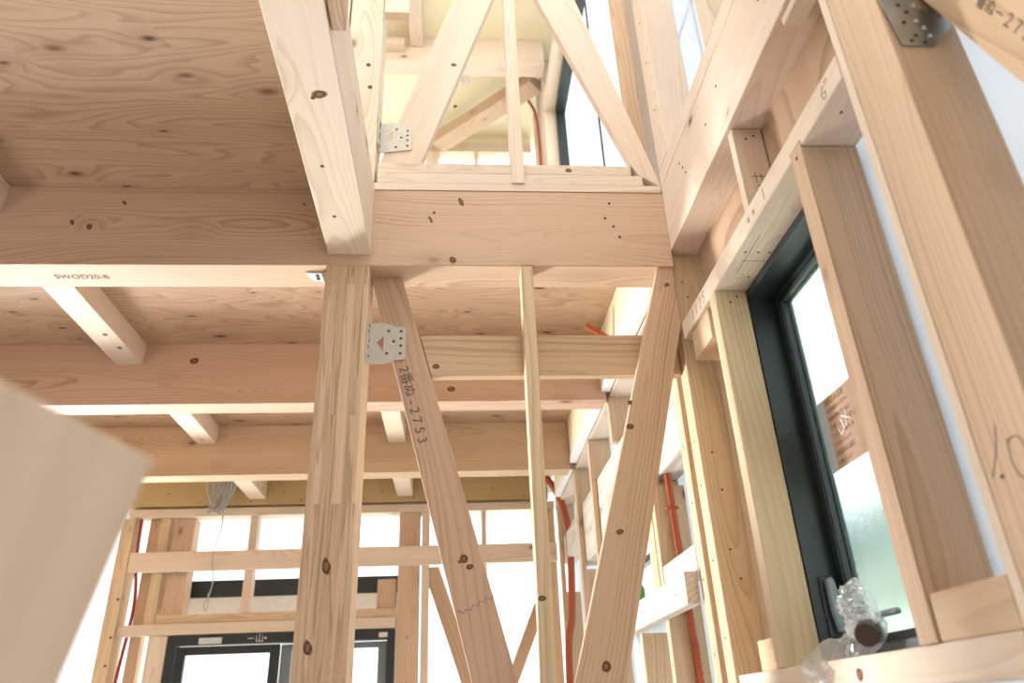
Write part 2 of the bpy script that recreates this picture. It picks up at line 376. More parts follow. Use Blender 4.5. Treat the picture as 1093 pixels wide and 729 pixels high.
def disc(name, c, n, r, th, mat, parent, seg=12, sy=1.0, spin=0.0, wob=0.0):
    """flat round head or knot lying on a surface with normal n"""
    n = Vector(n).normalized(); up = Vector((0, 0, 1)) if abs(n.z) < 0.9 else Vector((0, 1, 0))
    mw = frame(Vector(c) + Vector((0, 0, H)), up.cross(n), n) @ Matrix.Rotation(spin, 4, 'Z')
    bm = bmesh.new()
    rad = [1 + wob * math.sin(4 * math.pi * k / seg + r * 900) + wob * 0.5 * math.sin(6 * math.pi * k / seg + r * 300) for k in range(seg)]
    a = [bm.verts.new((r * rad[k] * math.cos(2 * math.pi * k / seg), r * sy * rad[k] * math.sin(2 * math.pi * k / seg), -0.002)) for k in range(seg)]
    b = [bm.verts.new((v.co.x, v.co.y, th * 0.6)) for v in a]
    c_ = [bm.verts.new((v.co.x * 0.75, v.co.y * 0.75, th)) for v in a]
    for p, q in ((a, b), (b, c_)):
        for k in range(seg): bm.faces.new((p[k], p[(k + 1) % seg], q[(k + 1) % seg], q[k]))
    bm.faces.new(c_); bm.faces.new(a[::-1])
    return link(name, bm, mat, mw, parent)
def nails(parent, pts, n, r=0.0032):
    for p in pts: disc('nail_head', p, n, r, 0.0006, 'nail', parent, 8)
def text(name, s, loc, xdir, n, size, mat, parent, depth=0.0002):
    cu = bpy.data.curves.new(name, 'FONT'); cu.body = s; cu.size = size; cu.extrude = depth
    cu.align_x = 'LEFT'; cu.align_y = 'CENTER'
    cu.materials.append(M[mat])
    t = bpy.data.objects.new(name, cu); COL.objects.link(t)
    dg = bpy.context.evaluated_depsgraph_get(); dg.update()
    me = bpy.data.meshes.new_from_object(t.evaluated_get(dg)); me.name = name
    bpy.data.objects.remove(t); bpy.data.curves.remove(cu)
    me.materials.clear(); me.materials.append(M[mat])
    o = bpy.data.objects.new(name, me); COL.objects.link(o)
    mw = frame(Vector(loc) + Vector((0, 0, H)), xdir, n)
    o.parent = parent; o.matrix_parent_inverse = Matrix.Identity(4); o.matrix_basis = parent.matrix_world.inverted() @ mw
    return o
def stroke(name, lines, n, r, mat, parent):
    """handwritten strokes as thin flattened ribbons on a surface"""
    n = Vector(n); bm = bmesh.new(); o0 = Vector(lines[0][0]) + Vector((0, 0, H))
    for L in lines:
        P = [Vector(p) + Vector((0, 0, H)) - o0 for p in L]
        prev = None
        for i, p in enumerate(P):
            d = (P[min(i + 1, len(P) - 1)] - P[max(i - 1, 0)]).normalized(); u = d.cross(n).normalized() * r
            q = [bm.verts.new(p + u - n * 0.001), bm.verts.new(p + u + n * 0.0004), bm.verts.new(p - u + n * 0.0004), bm.verts.new(p - u - n * 0.001)]
            if prev:
                for k in range(4): bm.faces.new((prev[k], prev[(k + 1) % 4], q[(k + 1) % 4], q[k]))
            else: bm.faces.new(q)
            prev = q
        bm.faces.new(prev[::-1])
    return link(name, bm, mat, Matrix.Translation(o0), parent)
def plate_mesh(name, outer, hole, n_axis, pos, th, mat, parent):
    """sheet-metal plate with a hole; outer/hole are (a, z) pairs on the plane n_axis = pos"""
    cu = bpy.data.curves.new('p', 'CURVE'); cu.dimensions = '2D'; cu.fill_mode = 'BOTH'; cu.extrude = th / 2
    a0, z0 = outer[0]
    for loop in (outer, hole):
        if not loop: continue
        sp = cu.splines.new('POLY'); sp.points.add(len(loop) - 1); sp.use_cyclic_u = True
        for q, (a, z) in zip(sp.points, loop): q.co = (a - a0, z - z0, 0, 1)
    t = bpy.data.objects.new('p', cu); COL.objects.link(t)
    dg = bpy.context.evaluated_depsgraph_get(); dg.update()
    me = bpy.data.meshes.new_from_object(t.evaluated_get(dg)); me.name = name
    bpy.data.objects.remove(t); bpy.data.curves.remove(cu)
    me.materials.clear(); me.materials.append(M[mat])
    o = bpy.data.objects.new(name, me); COL.objects.link(o)
    if n_axis == 'Y': mw = Matrix(((1, 0, 0, a0), (0, 0, -1, pos), (0, 1, 0, z0 + H), (0, 0, 0, 1)))
    else: mw = Matrix(((0, 0, 1, pos), (1, 0, 0, a0), (0, 1, 0, z0 + H), (0, 0, 0, 1)))
    o.matrix_world = mw
    if parent:
        o.parent = parent; o.matrix_parent_inverse = Matrix.Identity(4); o.matrix_basis = parent.matrix_world.inverted() @ mw
    else: o.matrix_world = mw
    return o
def structure(name, *a, **k):
    k['kind'] = 'structure'; k.setdefault('bevel', 0.0); return box(name, *a, **k)

ZB, ZC = 1.159, 1.426          # underside of the floor beams, underside of the upper floor
# ------------------------------------------------------------------ the setting
structure('floor', (-3.1, 0.76), (-2.6, 4.9), (-1.40, -1.30), 'floor', axis='X')
structure('wall_rear', (-3.1, 0.76), (-2.7, -2.6), (-1.30, 4.36), 'plaster', axis='X')  # unseen rear wall, added and carried up to cut light from behind
structure('wall_left', (-3.1, -3.0), (-2.6, 4.1), (-1.30, 1.43), 'plaster', axis='Y', more=[((-3.1, -3.0), (4.1, 4.9), (0.90, 1.43)), ((-3.1, -3.0), (2.0, 4.9), (1.43, 4.36))])  # unseen left wall, its upper part and gap shaped to limit light
# plywood of the upper floor seen from below, bay by bay
structure('ceiling', (-3.0, -0.358), (-2.6, 1.918), (ZC, ZC + 0.026), 'ply', axis='X')
structure('ceiling', (-3.0, 0.645), (1.922, 2.868), (ZC, ZC + 0.026), 'ply', axis='X')
structure('ceiling', (-3.0, 0.645), (2.872, 3.82), (ZC, ZC + 0.026), 'ply', axis='X')
structure('ceiling', (-3.0, 0.645), (3.824, 4.85), (ZC, ZC + 0.026), 'ply', axis='X')
# white wrap on the outside of the right wall, open at the windows
WX = (0.748, 0.758)
structure('wall_right', WX, (-2.6, 1.06), (-1.30, 4.5), 'wrap', axis='Y', more=[
    (WX, (1.06, 1.56), (-1.30, 0.06)), (WX, (1.06, 1.56), (0.915, 2.0)), (WX, (1.56, 2.45), (-1.30, 2.0)), (WX, (2.45, 2.72), (-1.30, 0.30)), (WX, (2.45, 2.72), (0.70, 2.0)),
    (WX, (2.72, 3.46), (-1.30, 0.30)), (WX, (2.72, 3.46), (0.70, 2.0)), (WX, (3.46, 4.90), (-1.30, 2.0)),
    (WX, (1.06, 2.0), (2.0, 4.5)), (WX, (2.0, 3.93), (3.82, 4.5)), (WX, (3.93, 4.90), (2.0, 4.5))])
# upstairs ceiling of yellow insulation
structure('ceiling_upstairs', (-3.0, 0.748), (2.2, 4.90), (4.36, 4.44), 'foam', axis='X')
structure('ceiling_upstairs', (-3.0, 0.748), (-2.7, 0.25), (4.36, 4.44), 'foam', axis='X')  # unseen rear roof piece, added to darken the camera-side faces
structure('sun_blocker_upstairs', (-3.0, 0.748), (4.853, 4.865), (1.46, 3.55), 'wrap', axis='X')  # unseen wrap sheet, added to keep sun out of the upstairs room

# ------------------------------------------------------------------ floor beams
fb = box('floor_beam', (-3.0, 0.640), (1.80, 1.92), (ZB, ZC), 'fir', 'long front floor beam resting on the laminated post', 'beam', 'floor beams')
b2 = box('floor_beam', (-3.0, 0.625), (2.815, 2.92), (ZB, ZC), 'fir', 'second floor beam back, one bay behind the laminated post', 'beam', 'floor beams')
b3 = box('floor_beam', (-3.0, 0.603), (3.77, 3.88), (ZB, ZC), 'fir', 'farthest of the three long floor beams, nearest the back windows', 'beam', 'floor beams')
lb = box('trimmer_beam', (-0.358, -0.238), (-2.2, 1.80), (1.195, ZC + 0.01), 'pine', 'pale beam running from overhead into the long front beam above the post', 'beam')
rb = box('edge_beam', (0.640, 0.745), (-2.2, 1.925), (1.218, 1.445), 'pine', 'deep beam along the right wall above the window lintel', 'beam')
rim = box('edge_beam', (0.645, 0.745), (1.928, 4.74), (1.185, 1.425), 'pine', 'far right edge beam behind the yellow foam panels', 'beam')
led = prism('noggin', [(-0.098, 1.866, 0.968), (0.636, 1.866, 0.968), (0.636, 1.866, 0.843), (-0.065, 1.866, 0.843)], (0, 0.030, 0), (1, 0, 0), 'brace', 'short horizontal noggin board between the stamped brace and right wall corner', 'board')
J = 'joists between the floor beams'
box('joist', (-1.382, -1.278), (-2.2, 1.80), (1.331, ZC), 'pine', 'joist end under the plywood at the far left edge in front of the front beam', 'joist', J)
j1 = box('joist', (-1.364, -1.260), (1.92, 2.815), (1.332, ZC), 'pine', 'left pale joist between the front beam and second beam', 'joist', J)
box('joist', (-1.333, -1.236), (2.92, 3.77), (1.327, ZC), 'pine', 'short pale joist left of the post between second and farthest beam', 'joist', J)
box('joist', (-1.297, -1.195), (3.88, 4.735), (1.296, ZC), 'pine', 'small joist end beside the grey cable bundle', 'joist', J)
box('joist', (-0.352, -0.262), (2.92, 3.77), (1.322, ZC), 'pine', 'pale joist half hidden by the stamped brace, between second and farthest beam', 'joist', J)
box('joist', (-0.372, -0.272), (3.88, 4.735), (1.296, ZC), 'pine', 'white joist end half hidden by the stamped brace near the back wall', 'joist', J)
text('stamp', 'SWOD20-B', (-1.125, 1.866, ZB - 0.0004), (1, 0, 0), (0, 0, -1), 0.030, 'ink', fb)
nails(fb, [(0.47, 1.7995, 1.385), (0.452, 1.7995, 1.33), (0.475, 1.7995, 1.30), (-0.06, 1.7995, 1.345), (0.49, 1.7995, 1.262)], (0, -1, 0), 0.0045)  # dark discs standing in for shaded nail holes in the beam
nails(lb, [(-0.30, 1.20, 1.1945), (-0.315, 1.62, 1.1945), (-0.315, 1.42, 1.1945)], (0, 0, -1), 0.005)
disc('knot', (-0.285, 1.19, 1.1948), (0, 0, -1), 0.017, 0.0005, 'knot', lb, 14, 0.7, 0.3, 0.08)
for x, z, r in ((-0.95, 1.37, 0.008), (-1.29, 1.275, 0.007), (-1.08, 1.30, 0.009), (-1.03, 1.285, 0.011), (-0.44, 1.37, 0.005)):
    disc('knot', (x, 1.7998, z), (0, -1, 0), r, 0.0004, 'knot', fb, 12, 0.7, x, 0.15)
for x, z, r in ((0.02, 1.385, 0.007), (-0.07, 1.32, 0.005)):
    disc('knot', (x, 1.7998, z), (0, -1, 0), r, 0.0004, 'knot', fb, 12, 2.4, 0.4, 0.15)
disc('knot', (-0.005, 1.7998, 1.178), (0, -1, 0), 0.009, 0.0004, 'knot', fb, 12, 1.5, 0.4, 0.15)
disc('knot', (-1.06, 2.8148, 1.348), (0, -1, 0), 0.020, 0.0005, 'knot', b2, 14, 0.7, 0.2, 0.08)
disc('knot', (-0.052, 1.8658, 0.872), (0, -1, 0), 0.011, 0.0005, 'knot', led, 14, 0.7, 0.1, 0.08)
disc('knot', (-0.015, 2.8148, 1.213), (0, -1, 0), 0.016, 0.0005, 'knot', b2, 14, 0.8, 0.1, 0.08)
nails(j1, [(-1.30, 2.55, 1.3315), (-1.29, 2.66, 1.3315)], (0, 0, -1), 0.009)

# ------------------------------------------------------------------ front frame wall, ground floor
post = box('laminated_post', (-0.361, -0.241), (1.80, 1.92), (-1.30, ZB), 'glulam', 'laminated timber post standing under the pale overhead beam', 'post', axis='Z')
disc('knot', (-0.300, 1.7998, 0.33), (0, -1, 0), 0.010, 0.0004, 'knot', post, 12, 2.2, 0.1, 0.2)
disc('knot', (-0.328, 1.7998, 0.155), (0, -1, 0), 0.010, 0.0004, 'knot', post, 12, 1.8, 0.1, 0.2)
cs = box('stud', (0.190, 0.224), (1.80, 1.862), (-0.02, ZB), 'cedar', 'slim pale centre stud between the two crossing braces', 'stud', axis='Z', more=[((0.190, 0.224), (1.84, 1.862), (-1.30, -0.02))])
disc('knot', (0.200, 1.7997, 0.245), (0, -1, 0), 0.009, 0.0005, 'knot', cs, 12, 0.8, 0.1, 0.12)
# braces: 30 x 105 boards crossing in the bay
def lerp(z, z0, x0, z1, x1): return x0 + (x1 - x0) * (z - z0) / (z1 - z0)
zt, zb = ZB, -1.295
br1 = prism('diagonal_brace', [(-0.240, 1.865, zt), (lerp(zt, 1.16, -0.153, .071, .141), 1.865, zt), (lerp(zb, 1.16, -.153, .071, .141), 1.865, zb), (lerp(zb, 1.16, -.241, .075, .036), 1.865, zb)],
            (0, 0.032, 0), (0.274, 0, -1.085), 'brace', 'stamped brown brace slanting down right from the laminated post', 'brace', bevel=0.0015)
br2 = prism('diagonal_brace', [(0.592, 1.806, zt), (0.636, 1.806, zt), (0.636, 1.806, 0.97), (lerp(zb, .873, .610, .06, .382), 1.806, zb), (lerp(zb, 1.16, .589, .064, .264), 1.806, zb)],
            (0, 0.032, 0), (-0.285, 0, -1.0), 'brace', 'knotty brace slanting down left from the right wall corner', 'brace', bevel=0.0015)
for x, z, r in ((0.020, 0.352, 0.012), (0.034, 0.332, 0.009), (0.009, 0.345, 0.005)):
    disc('knot', (x, 1.8648, z), (0, -1, 0), r, 0.0005, 'knot', br1, 14, 0.85, 0.3, 0.12)
for x, z, r in ((0.612, 1.10, 0.008), (0.463, 0.735, 0.007), (0.456, 0.667, 0.010), (0.400, 0.395, 0.009), (0.338, 0.095, 0.013), (0.52, 0.52, 0.007)):
    disc('knot', (x, 1.8058, z), (0, -1, 0), r, 0.0005, 'knot', br2, 14, 0.85, 0.3, 0.15)
d1 = Vector((0.262, 0, -1.0)).normalized()
text('stamp', '2番ぬ - 2 7 5 3', (-0.143, 1.8646, 0.872), d1, (0, -1, 0), 0.037, 'ink', br1)
# jagged pencil line across the brace
q = [(0.000, 0.200), (0.012, 0.193), (0.020, 0.202), (0.030, 0.200), (0.036, 0.212), (0.046, 0.210), (0.052, 0.222), (0.062, 0.219), (0.068, 0.232), (0.078, 0.226), (0.086, 0.240), (0.097, 0.238)]
q = [(0.004 + x * 1.02, 0.232 + (z - 0.2) * 0.9) for x, z in q]
stroke('pencil_mark', [[(x, 1.865, z) for x, z in q]], (0, -1, 0), 0.0008, 'pencil', br1)

def brace_plate(name, outer, hole, y, label, screws, mat, edge_x, ez):
    t = empty(name, (outer[0][0], y, outer[0][1]), label, 'metal plate', 'brace plates')
    fp = plate_mesh('face_plate', outer, hole, 'Y', y, 0.0024, mat, t)
    fl = box('folded_flange', (edge_x - 0.004, edge_x), (y - 0.045, y + 0.001), ez, mat, parent=t, bevel=0.0005)
    for a, z in screws: disc('screw_head', (a, y - 0.0012, z), (0, -1, 0), 0.0042, 0.0014, 'screw', fp, 8)
    for k in range(5):
        z = ez[0] + (ez[1] - ez[0]) * (0.12 + 0.19 * k)
        disc('screw_head', (edge_x, y - 0.018 - 0.012 * (k % 2), z), (1, 0, 0), 0.005, 0.0022, 'screw', fl, 8)
    return t
brace_plate('brace_plate', [(-.240, 1.004), (-.200, 1.007), (-.164, .995), (-.141, .994), (-.137, .986), (-.136, .905), (-.140, .892), (-.164, .891), (-.192, .881), (-.237, .878)],
            [(-.218, .945), (-.198, .968), (-.198, .918)], 1.8622, 'galvanised plate screwed to the stamped brace and laminated post below the beam',
            [(-.185, .981), (-.150, .980), (-.150, .957), (-.150, .935), (-.151, .911), (-.170, .948), (-.188, .911)], 'steel', -0.2365, (0.880, 1.004))
hg = empty('beam_hanger', (-0.40, 1.88, ZB), 'small metal bracket under the front beam left of the laminated post', 'bracket')
prism('plate', [(-0.425, 1.835, ZB - 0.001), (-0.365, 1.835, ZB - 0.001), (-0.365, 1.875, ZB - 0.001), (-0.405, 1.88, ZB - 0.001)], (0, 0, -0.004), (1, 0, 0), 'silver', parent=hg, bevel=0.0004)
prism('side_plate', [(-0.382, 1.832, ZB - 0.002), (-0.363, 1.832, ZB - 0.002), (-0.363, 1.832, ZB - 0.05)], (0, 0.05, 0), (0, 0, 1), 'steel', parent=hg, bevel=0.0004)
for y in (1.848, 1.864): disc('bolt_head', (-0.393, y, ZB - 0.005), (0, 0, -1), 0.0065, 0.003, 'screw', hg, 8)

# ------------------------------------------------------------------ front frame wall, upper floor
fe = box('floor_sheet_edge', (-0.24, 0.636), (1.798, 1.92), (ZC + 0.001, 1.4535), 'pine', 'thin plywood edge lying on the front beam under the upper sill', 'plywood strip', axis='X', bevel=0.0008)
sl = box('sill_plate', (-0.232, 0.585), (1.800, 1.90), (1.4545, 1.494), 'pine', 'lower of two stacked sill timbers above the front beam', 'sill')
box('sill_plate', (-0.232, 0.552), (1.802, 1.90), (1.495, 1.534), 'pine', 'upper of two stacked sill timbers above the front beam', 'sill')
up = box('upper_post', (-0.352, -0.242), (1.806, 1.92), (ZC + 0.011, 4.36), 'pine', 'pale post standing on the front beam left of the upper bracing', 'post', axis='Z')
nails(up, [(-0.282, 1.8055, 1.95), (-0.272, 1.8055, 1.85)], (0, -1, 0), 0.008)
box('upper_stud', (0.176, 0.2145), (1.793, 1.80), (1.4545, 2.42), 'pine', 'white-lit stud between the upper crossing braces', 'stud', axis='Z', bevel=0.001, more=[((0.176, 0.2145), (1.80, 1.86), (1.536, 2.42)), ((0.176, 0.2145), (1.832, 1.86), (2.42, 3.60))])
zt = 3.60
ub1 = prism('diagonal_brace', [(-0.205, 1.862, 1.536), (-0.120, 1.862, 1.536), (lerp(zt, 1.573, -.143, 2.32, .108), 1.862, zt), (lerp(zt, 1.587, -.225, 2.32, -.005), 1.862, zt), (-0.232, 1.862, 1.59)],
            (0, 0.032, 0), (0.27, 0, 0.85), 'pine', 'upper brace rising right from the plate at the left upper post', 'brace')
ub2 = prism('diagonal_brace', [(0.575, 1.800, 1.4955), (0.636, 1.800, 1.4545), (0.636, 1.800, 1.475), (lerp(zt, 1.438, .636, 2.29, .429), 1.800, zt), (lerp(zt, 1.535, .555, 2.285, .297), 1.800, zt), (0.555, 1.800, 1.535)],
            (0, 0.030, 0), (-0.23, 0, 0.85), 'pine', 'upper brace rising left from the right wall over the sill', 'brace')
for x, z, r in ((0.02 - 0.02, 2.02, 0.010), (0.004, 1.83, 0.007)):
    disc('knot', (x, 1.8618, z), (0, -1, 0), r, 0.0005, 'knot', ub1, 14, 0.85, 0.3, 0.12)
disc('knot', (0.355, 1.8018, 1.512), (0, -1, 0), 0.011, 0.0005, 'knot', sl, 12, 0.7, 0.2, 0.15)
brace_plate('brace_plate', [(-.238, 1.742), (-.188, 1.745), (-.138, 1.730), (-.136, 1.636), (-.218, 1.623), (-.238, 1.620)],
            [(-.216, 1.680), (-.199, 1.710), (-.198, 1.672)], 1.8592, 'grey plate screwed to the upper brace foot and left upper post',
            [(-.185, 1.72), (-.150, 1.715), (-.150, 1.695), (-.150, 1.675), (-.150, 1.652), (-.17, 1.686), (-.186, 1.645)], 'steel', -0.237, (1.620, 1.742))
box('wall_plate', (-0.240, 0.745), (1.802, 1.92), (3.602, 3.70), 'pine', 'plate on top of the upper braces', 'plate')
box('hanging_stud', (-0.236, -0.153), (1.785, 1.819), (2.18, 3.60), 'pine', 'short hanging stud with cut end above the grey upper plate', 'stud', axis='Z')
box('upper_stud', (-0.405, -0.360), (1.82, 1.90), (ZC + 0.030, 4.36), 'pine', 'pale stud close against the left side of the upper post', 'stud', axis='Z')
box('edge_block', (-0.236, -0.208), (-1.2, 1.03), (1.20, 1.33), 'fir', 'brown board end fixed along the pale overhead beam, at the top edge', 'board', axis='Y')
box('edge_block', (0.648, 0.690), (-1.2, 0.985), (1.196, 1.216), 'pine', 'batten end under the right edge beam near the top', 'batten', axis='Y')

# ------------------------------------------------------------------ right wall around the window
hd = box('window_lintel', (0.636, 0.742), (0.852, 1.800), (0.918, 0.970), 'pine', 'lintel plate with handwritten numbers above the window', 'lintel')
sill = box('window_sill_plate', (0.636, 0.742), (0.852, 1.80), (0.018, 0.066), 'pine', 'sill timber under the right window, plastic bag resting over it', 'sill')
disc('knot', (0.6358, 1.245, 0.040), (-1, 0, 0), 0.012, 0.0006, 'knot', sill, 12, 0.7, 0.9, 0.15)
js = box('stud', (0.636, 0.716), (1.533, 1.574), (0.067, 0.917), 'cedar', 'window jamb stud on the far side of the black frame', 'stud', axis='Z')
nails(js, [(0.672, 1.5325, 0.885), (0.690, 1.5325, 0.90)], (0, -1, 0), 0.003)
fs = box('stud', (0.636, 0.742), (1.014, 1.058), (0.067, 0.917), 'cedar', 'wide brown stud in front of the right window', 'stud', axis='Z', more=[((0.634, 0.636), (1.014, 1.058), (0.067, 0.932))])
nails(fs, [(0.6335, 1.036, 0.905)], (-1, 0, 0), 0.0035)
blk = box('sill_block', (0.638, 0.742), (0.852, 1.012), (0.067, 0.128), 'cedar', 'wood block between the wide window stud and big near post', 'block', axis='Y')
bp = box('near_post', (0.636, 0.745), (0.726, 0.829), (-1.30, 1.217), 'cedar', 'big post at the right edge carrying a steel plate', 'post', axis='Z')
box('batten', (0.636, 0.700), (0.830, 0.850), (-1.30, 1.217), 'pine', 'thin pale batten on the window side of the big post', 'batten', axis='Z')
stroke('pencil_mark', [[(0.636, 0.787, 0.287), (0.636, 0.797, 0.262), (0.636, 0.818, 0.232)],
                       [(0.636, 0.776, 0.266), (0.636, 0.781, 0.240), (0.636, 0.776, 0.222), (0.636, 0.768, 0.215), (0.636, 0.758, 0.225), (0.636, 0.752, 0.245), (0.636, 0.757, 0.262), (0.636, 0.768, 0.266), (0.636, 0.776, 0.262)],
                       [(0.636, 0.757, 0.19), (0.636, 0.775, 0.15), (0.636, 0.80, 0.115)]], (-1, 0, 0), 0.0009, 'pencil', bp)
nails(bp, [(0.6355, 0.803, 0.229)], (-1, 0, 0), 0.003)
crip = box('cripple_stud', (0.650, 0.722), (1.292, 1.318), (0.971, 1.217), 'pine', 'short cripple stud with a pencil mark between lintel and edge beam', 'stud', axis='Z')
stroke('pencil_mark', [[(0.672, 1.292, 1.075), (0.708, 1.292, 1.075)], [(0.682, 1.292, 1.088), (0.683, 1.292, 1.058)], [(0.695, 1.292, 1.084), (0.697, 1.292, 1.066)], [(0.680, 1.292, 1.049), (0.692, 1.292, 1.049)]], (0, -1, 0), 0.0008, 'pencil', crip)
nails(crip, [(0.680, 1.2915, 1.185), (0.700, 1.2915, 1.195)], (0, -1, 0), 0.003)
box('bracing_panel', (0.724, 0.744), (0.852, 1.815), (0.971, 1.217), 'ply', 'plywood strip closing the wall between lintel and edge beam', 'plywood panel', axis='Y', bevel=0.0005)
# handwriting on the lintel: "1125" towards the corner, a scrawl above the wide stud, "G" near the big post
def hand(chars, y0, dy, z0, h):
    segs = {'1': [[(0, 1), (0, 0)]], '2': [[(0, .8), (.2, 1), (.5, .9), (.5, .65), (0, 0), (.6, 0)]], '5': [[(.55, 1), (.1, 1), (.05, .6), (.4, .65), (.5, .3), (.3, 0), (0, .1)]],
            'G': [[(.6, .85), (.3, 1), (0, .6), (.05, .15), (.35, 0), (.6, .2), (.6, .45), (.3, .45)]], '"': [[(0, 1.2), (.05, .9)], [(.3, 1.2), (.35, .9)]], 'x': [[(0, .5), (.3, .7), (.5, .2), (.8, .6)], [(0, .2), (.8, .1)]]}
    L = []
    for i, c in enumerate(chars):
        for s in segs[c]: L.append([(0.636, y0 - i * dy - a * h * 0.8, z0 + b * h) for a, b in s])
    return L
stroke('pencil_mark', hand('1125', 1.70, 0.028, 0.928, 0.030), (-1, 0, 0), 0.0008, 'pencil', hd)
stroke('pencil_mark', hand('xx', 1.285, 0.03, 0.935, 0.02) + hand('1', 1.19, 0.02, 0.930, 0.03), (-1, 0, 0), 0.0010, 'pencil', hd)
stroke('pencil_mark', hand('G"', 0.915, 0.016, 0.928, 0.026), (-1, 0, 0), 0.0009, 'pencil', hd)
stroke('pencil_mark', [[(0.665, 1.45, 0.918), (0.665, 1.30, 0.918)], [(0.675, 1.48, 0.918), (0.69, 1.47, 0.918), (0.68, 1.455, 0.918)], [(0.66, 1.40, 0.918), (0.72, 1.40, 0.918)]], (0, 0, -1), 0.0006, 'pencil', hd)
nails(hd, [(0.655, 1.365, 0.9175), (0.685, 1.365, 0.9175), (0.712, 1.365, 0.9175), (0.70, 1.47, 0.9175), (0.672, 0.93, 0.9175)], (0, 0, -1), 0.003)
nails(rb, [(0.6395, 1.62, 1.39), (0.6395, 1.60, 1.36), (0.6395, 1.585, 1.33), (0.6395, 1.40, 1.33), (0.6395, 1.30, 1.36), (0.6395, 0.98, 1.35), (0.6395, 1.03, 1.33)], (-1, 0, 0), 0.004)
# posts at the corner
cp = box('corner_post', (0.638, 0.744), (1.825, 1.885), (-1.30, 1.217), 'cedar', 'corner stud nearest the window, behind the top of the knotty brace', 'post', axis='Z')
c2 = box('corner_post', (0.638, 0.744), (1.925, 1.980), (-1.30, 1.184), 'cedar', 'second corner stud just behind the one nearest the window', 'post', axis='Z')
nails(cp, [(0.665, 1.8245, 1.12), (0.675, 1.8245, 1.07), (0.67, 1.8245, 0.60), (0.68, 1.8245, 0.50), (0.675, 1.8245, 0.35), (0.69, 1.8245, 0.28)], (0, -1, 0), 0.003)
nails(cp, [(0.6375, 1.855, z) for z in (0.15, 0.33, 0.52, 0.64)], (-1, 0, 0), 0.0028)
nails(c2, [(0.6375, 1.952, z) for z in (0.12, 0.30, 0.50, 0.66)], (-1, 0, 0), 0.0028)
box('filler_board', (0.722, 0.744), (1.576, 1.823), (0.067, 0.917), 'cedar', 'recessed board between corner stud and window jamb stud', 'board', axis='Z')
box('batten', (0.700, 0.721), (1.70, 1.725), (0.067, 0.83), 'cedar', 'narrow batten on the recessed board beside the corner stud', 'batten', axis='Z')
box('filler_block', (0.650, 0.720), (1.580, 1.69), (0.067, 0.128), 'endgrain', 'rough end-grain block on the sill beside the window jamb stud', 'block', axis='Y')
box('filler_block', (0.645, 0.720), (1.62, 1.76), (0.835, 0.917), 'cedar', 'short block tucked under the lintel in the corner', 'block', axis='Y')
# near brace and its plate
b0 = Vector((0.700, 0.681, 0.832)); dv = Vector((0, -0.054, -0.161)).normalized(); nv = Vector((0, -dv.z, dv.y))
nv = Vector((0, -0.161, 0.054)).normalized() * -1
nv = Vector((0, dv.z, -dv.y)); nv = nv if nv.z > 0 else -nv
w_ = 0.105
A = b0 - dv * ((0.724 - b0.y) / -dv.y * -1)
def on_y(p, y): return p + dv * ((y - p.y) / dv.y)
low_far = on_y(b0, 0.7245); up_far = on_y(b0 + nv * w_, 0.7245)
low_near = b0 + dv * 1.9; up_near = low_near + nv * w_
nb = prism('diagonal_brace', [low_far, up_far, up_near, low_near], (0.040, 0, 0), dv, 'brace', 'stamped brace at the top right corner joining the big post', 'brace', bevel=0.001)
text('stamp', '番ぬ－２７５３', b0 + nv * 0.045 + dv * 0.012 + Vector((-0.0005, 0, 0)), dv, (-1, 0, 0), 0.022, 'ink', nb)
npl = empty('brace_plate', (0.65, 0.7235, 0.95), 'big dull steel plate on the near post at the top right', 'metal plate', 'brace plates')
nfp = plate_mesh('face_plate', [(0.638, 1.04), (0.6385, 0.936), (0.647, 0.846), (0.696, 0.846), (0.740, 0.893), (0.744, 1.04)], [(0.694, 0.925), (0.706, 0.915), (0.716, 0.930), (0.716, 0.995), (0.694, 0.995)], 'Y', 0.7235, 0.0024, 'steeldark', npl)
def cone(name, c, r, h, mat, parent):
    bm = bmesh.new(); bmesh.ops.create_cone(bm, cap_ends=True, segments=3, radius1=r, radius2=0.0008, depth=h)
    return link(name, bm, mat, frame(Vector(c) + Vector((0, 0, H)), (1, 0, 0), (0, -1, 0)), parent)
for x, z in ((0.690, 0.882), (0.694, 0.866), (0.682, 0.896), (0.688, 0.93)): cone('embossed_tooth', (x, 0.7205, z), 0.005, 0.004, 'steeldark', nfp)
for x, z in ((0.664, 0.855), (0.683, 0.852), (0.673, 0.866), (0.663, 0.893), (0.730, 0.915), (0.673, 0.915), (0.664, 0.93)): disc('screw_head', (x, 0.7222, z), (0, -1, 0), 0.0036, 0.0015, 'screw', nfp, 8)

# ------------------------------------------------------------------ right window
w1 = empty('window_1', (0.76, 1.30, 0.07), 'narrow black framed frosted window in the right wall', 'window', kind='structure')
FX = (0.717, 0.800); Y0, Y1, Z0, Z1 = 1.060, 1.5335, 0.067, 0.917
box('window_frame', FX, (Y1 - 0.004, Y1 + 0.04), (Z0 - 0.0, Z1), 'black', parent=w1, bevel=0.0008, axis='Z', more=[
    ((0.743, 0.800), (Y0 - 0.03, Y0 + 0.012), (Z0, Z1)), (FX, (Y0 + 0.0, Y1), (Z1 - 0.022, Z1)), ((0.717, 0.795), (Y0, Y1), (Z0, Z0 + 0.022))])
ss = box('sash', (0.782, 0.812), (1.500, 1.5285), (0.09, 0.894), 'black', parent=w1, bevel=0.002, axis='Z', more=[
    ((0.782, 0.812), (1.072, 1.100), (0.09, 0.894)), ((0.782, 0.812), (1.100, 1.500), (0.866, 0.894)), ((0.782, 0.812), (1.100, 1.500), (0.09, 0.112))])
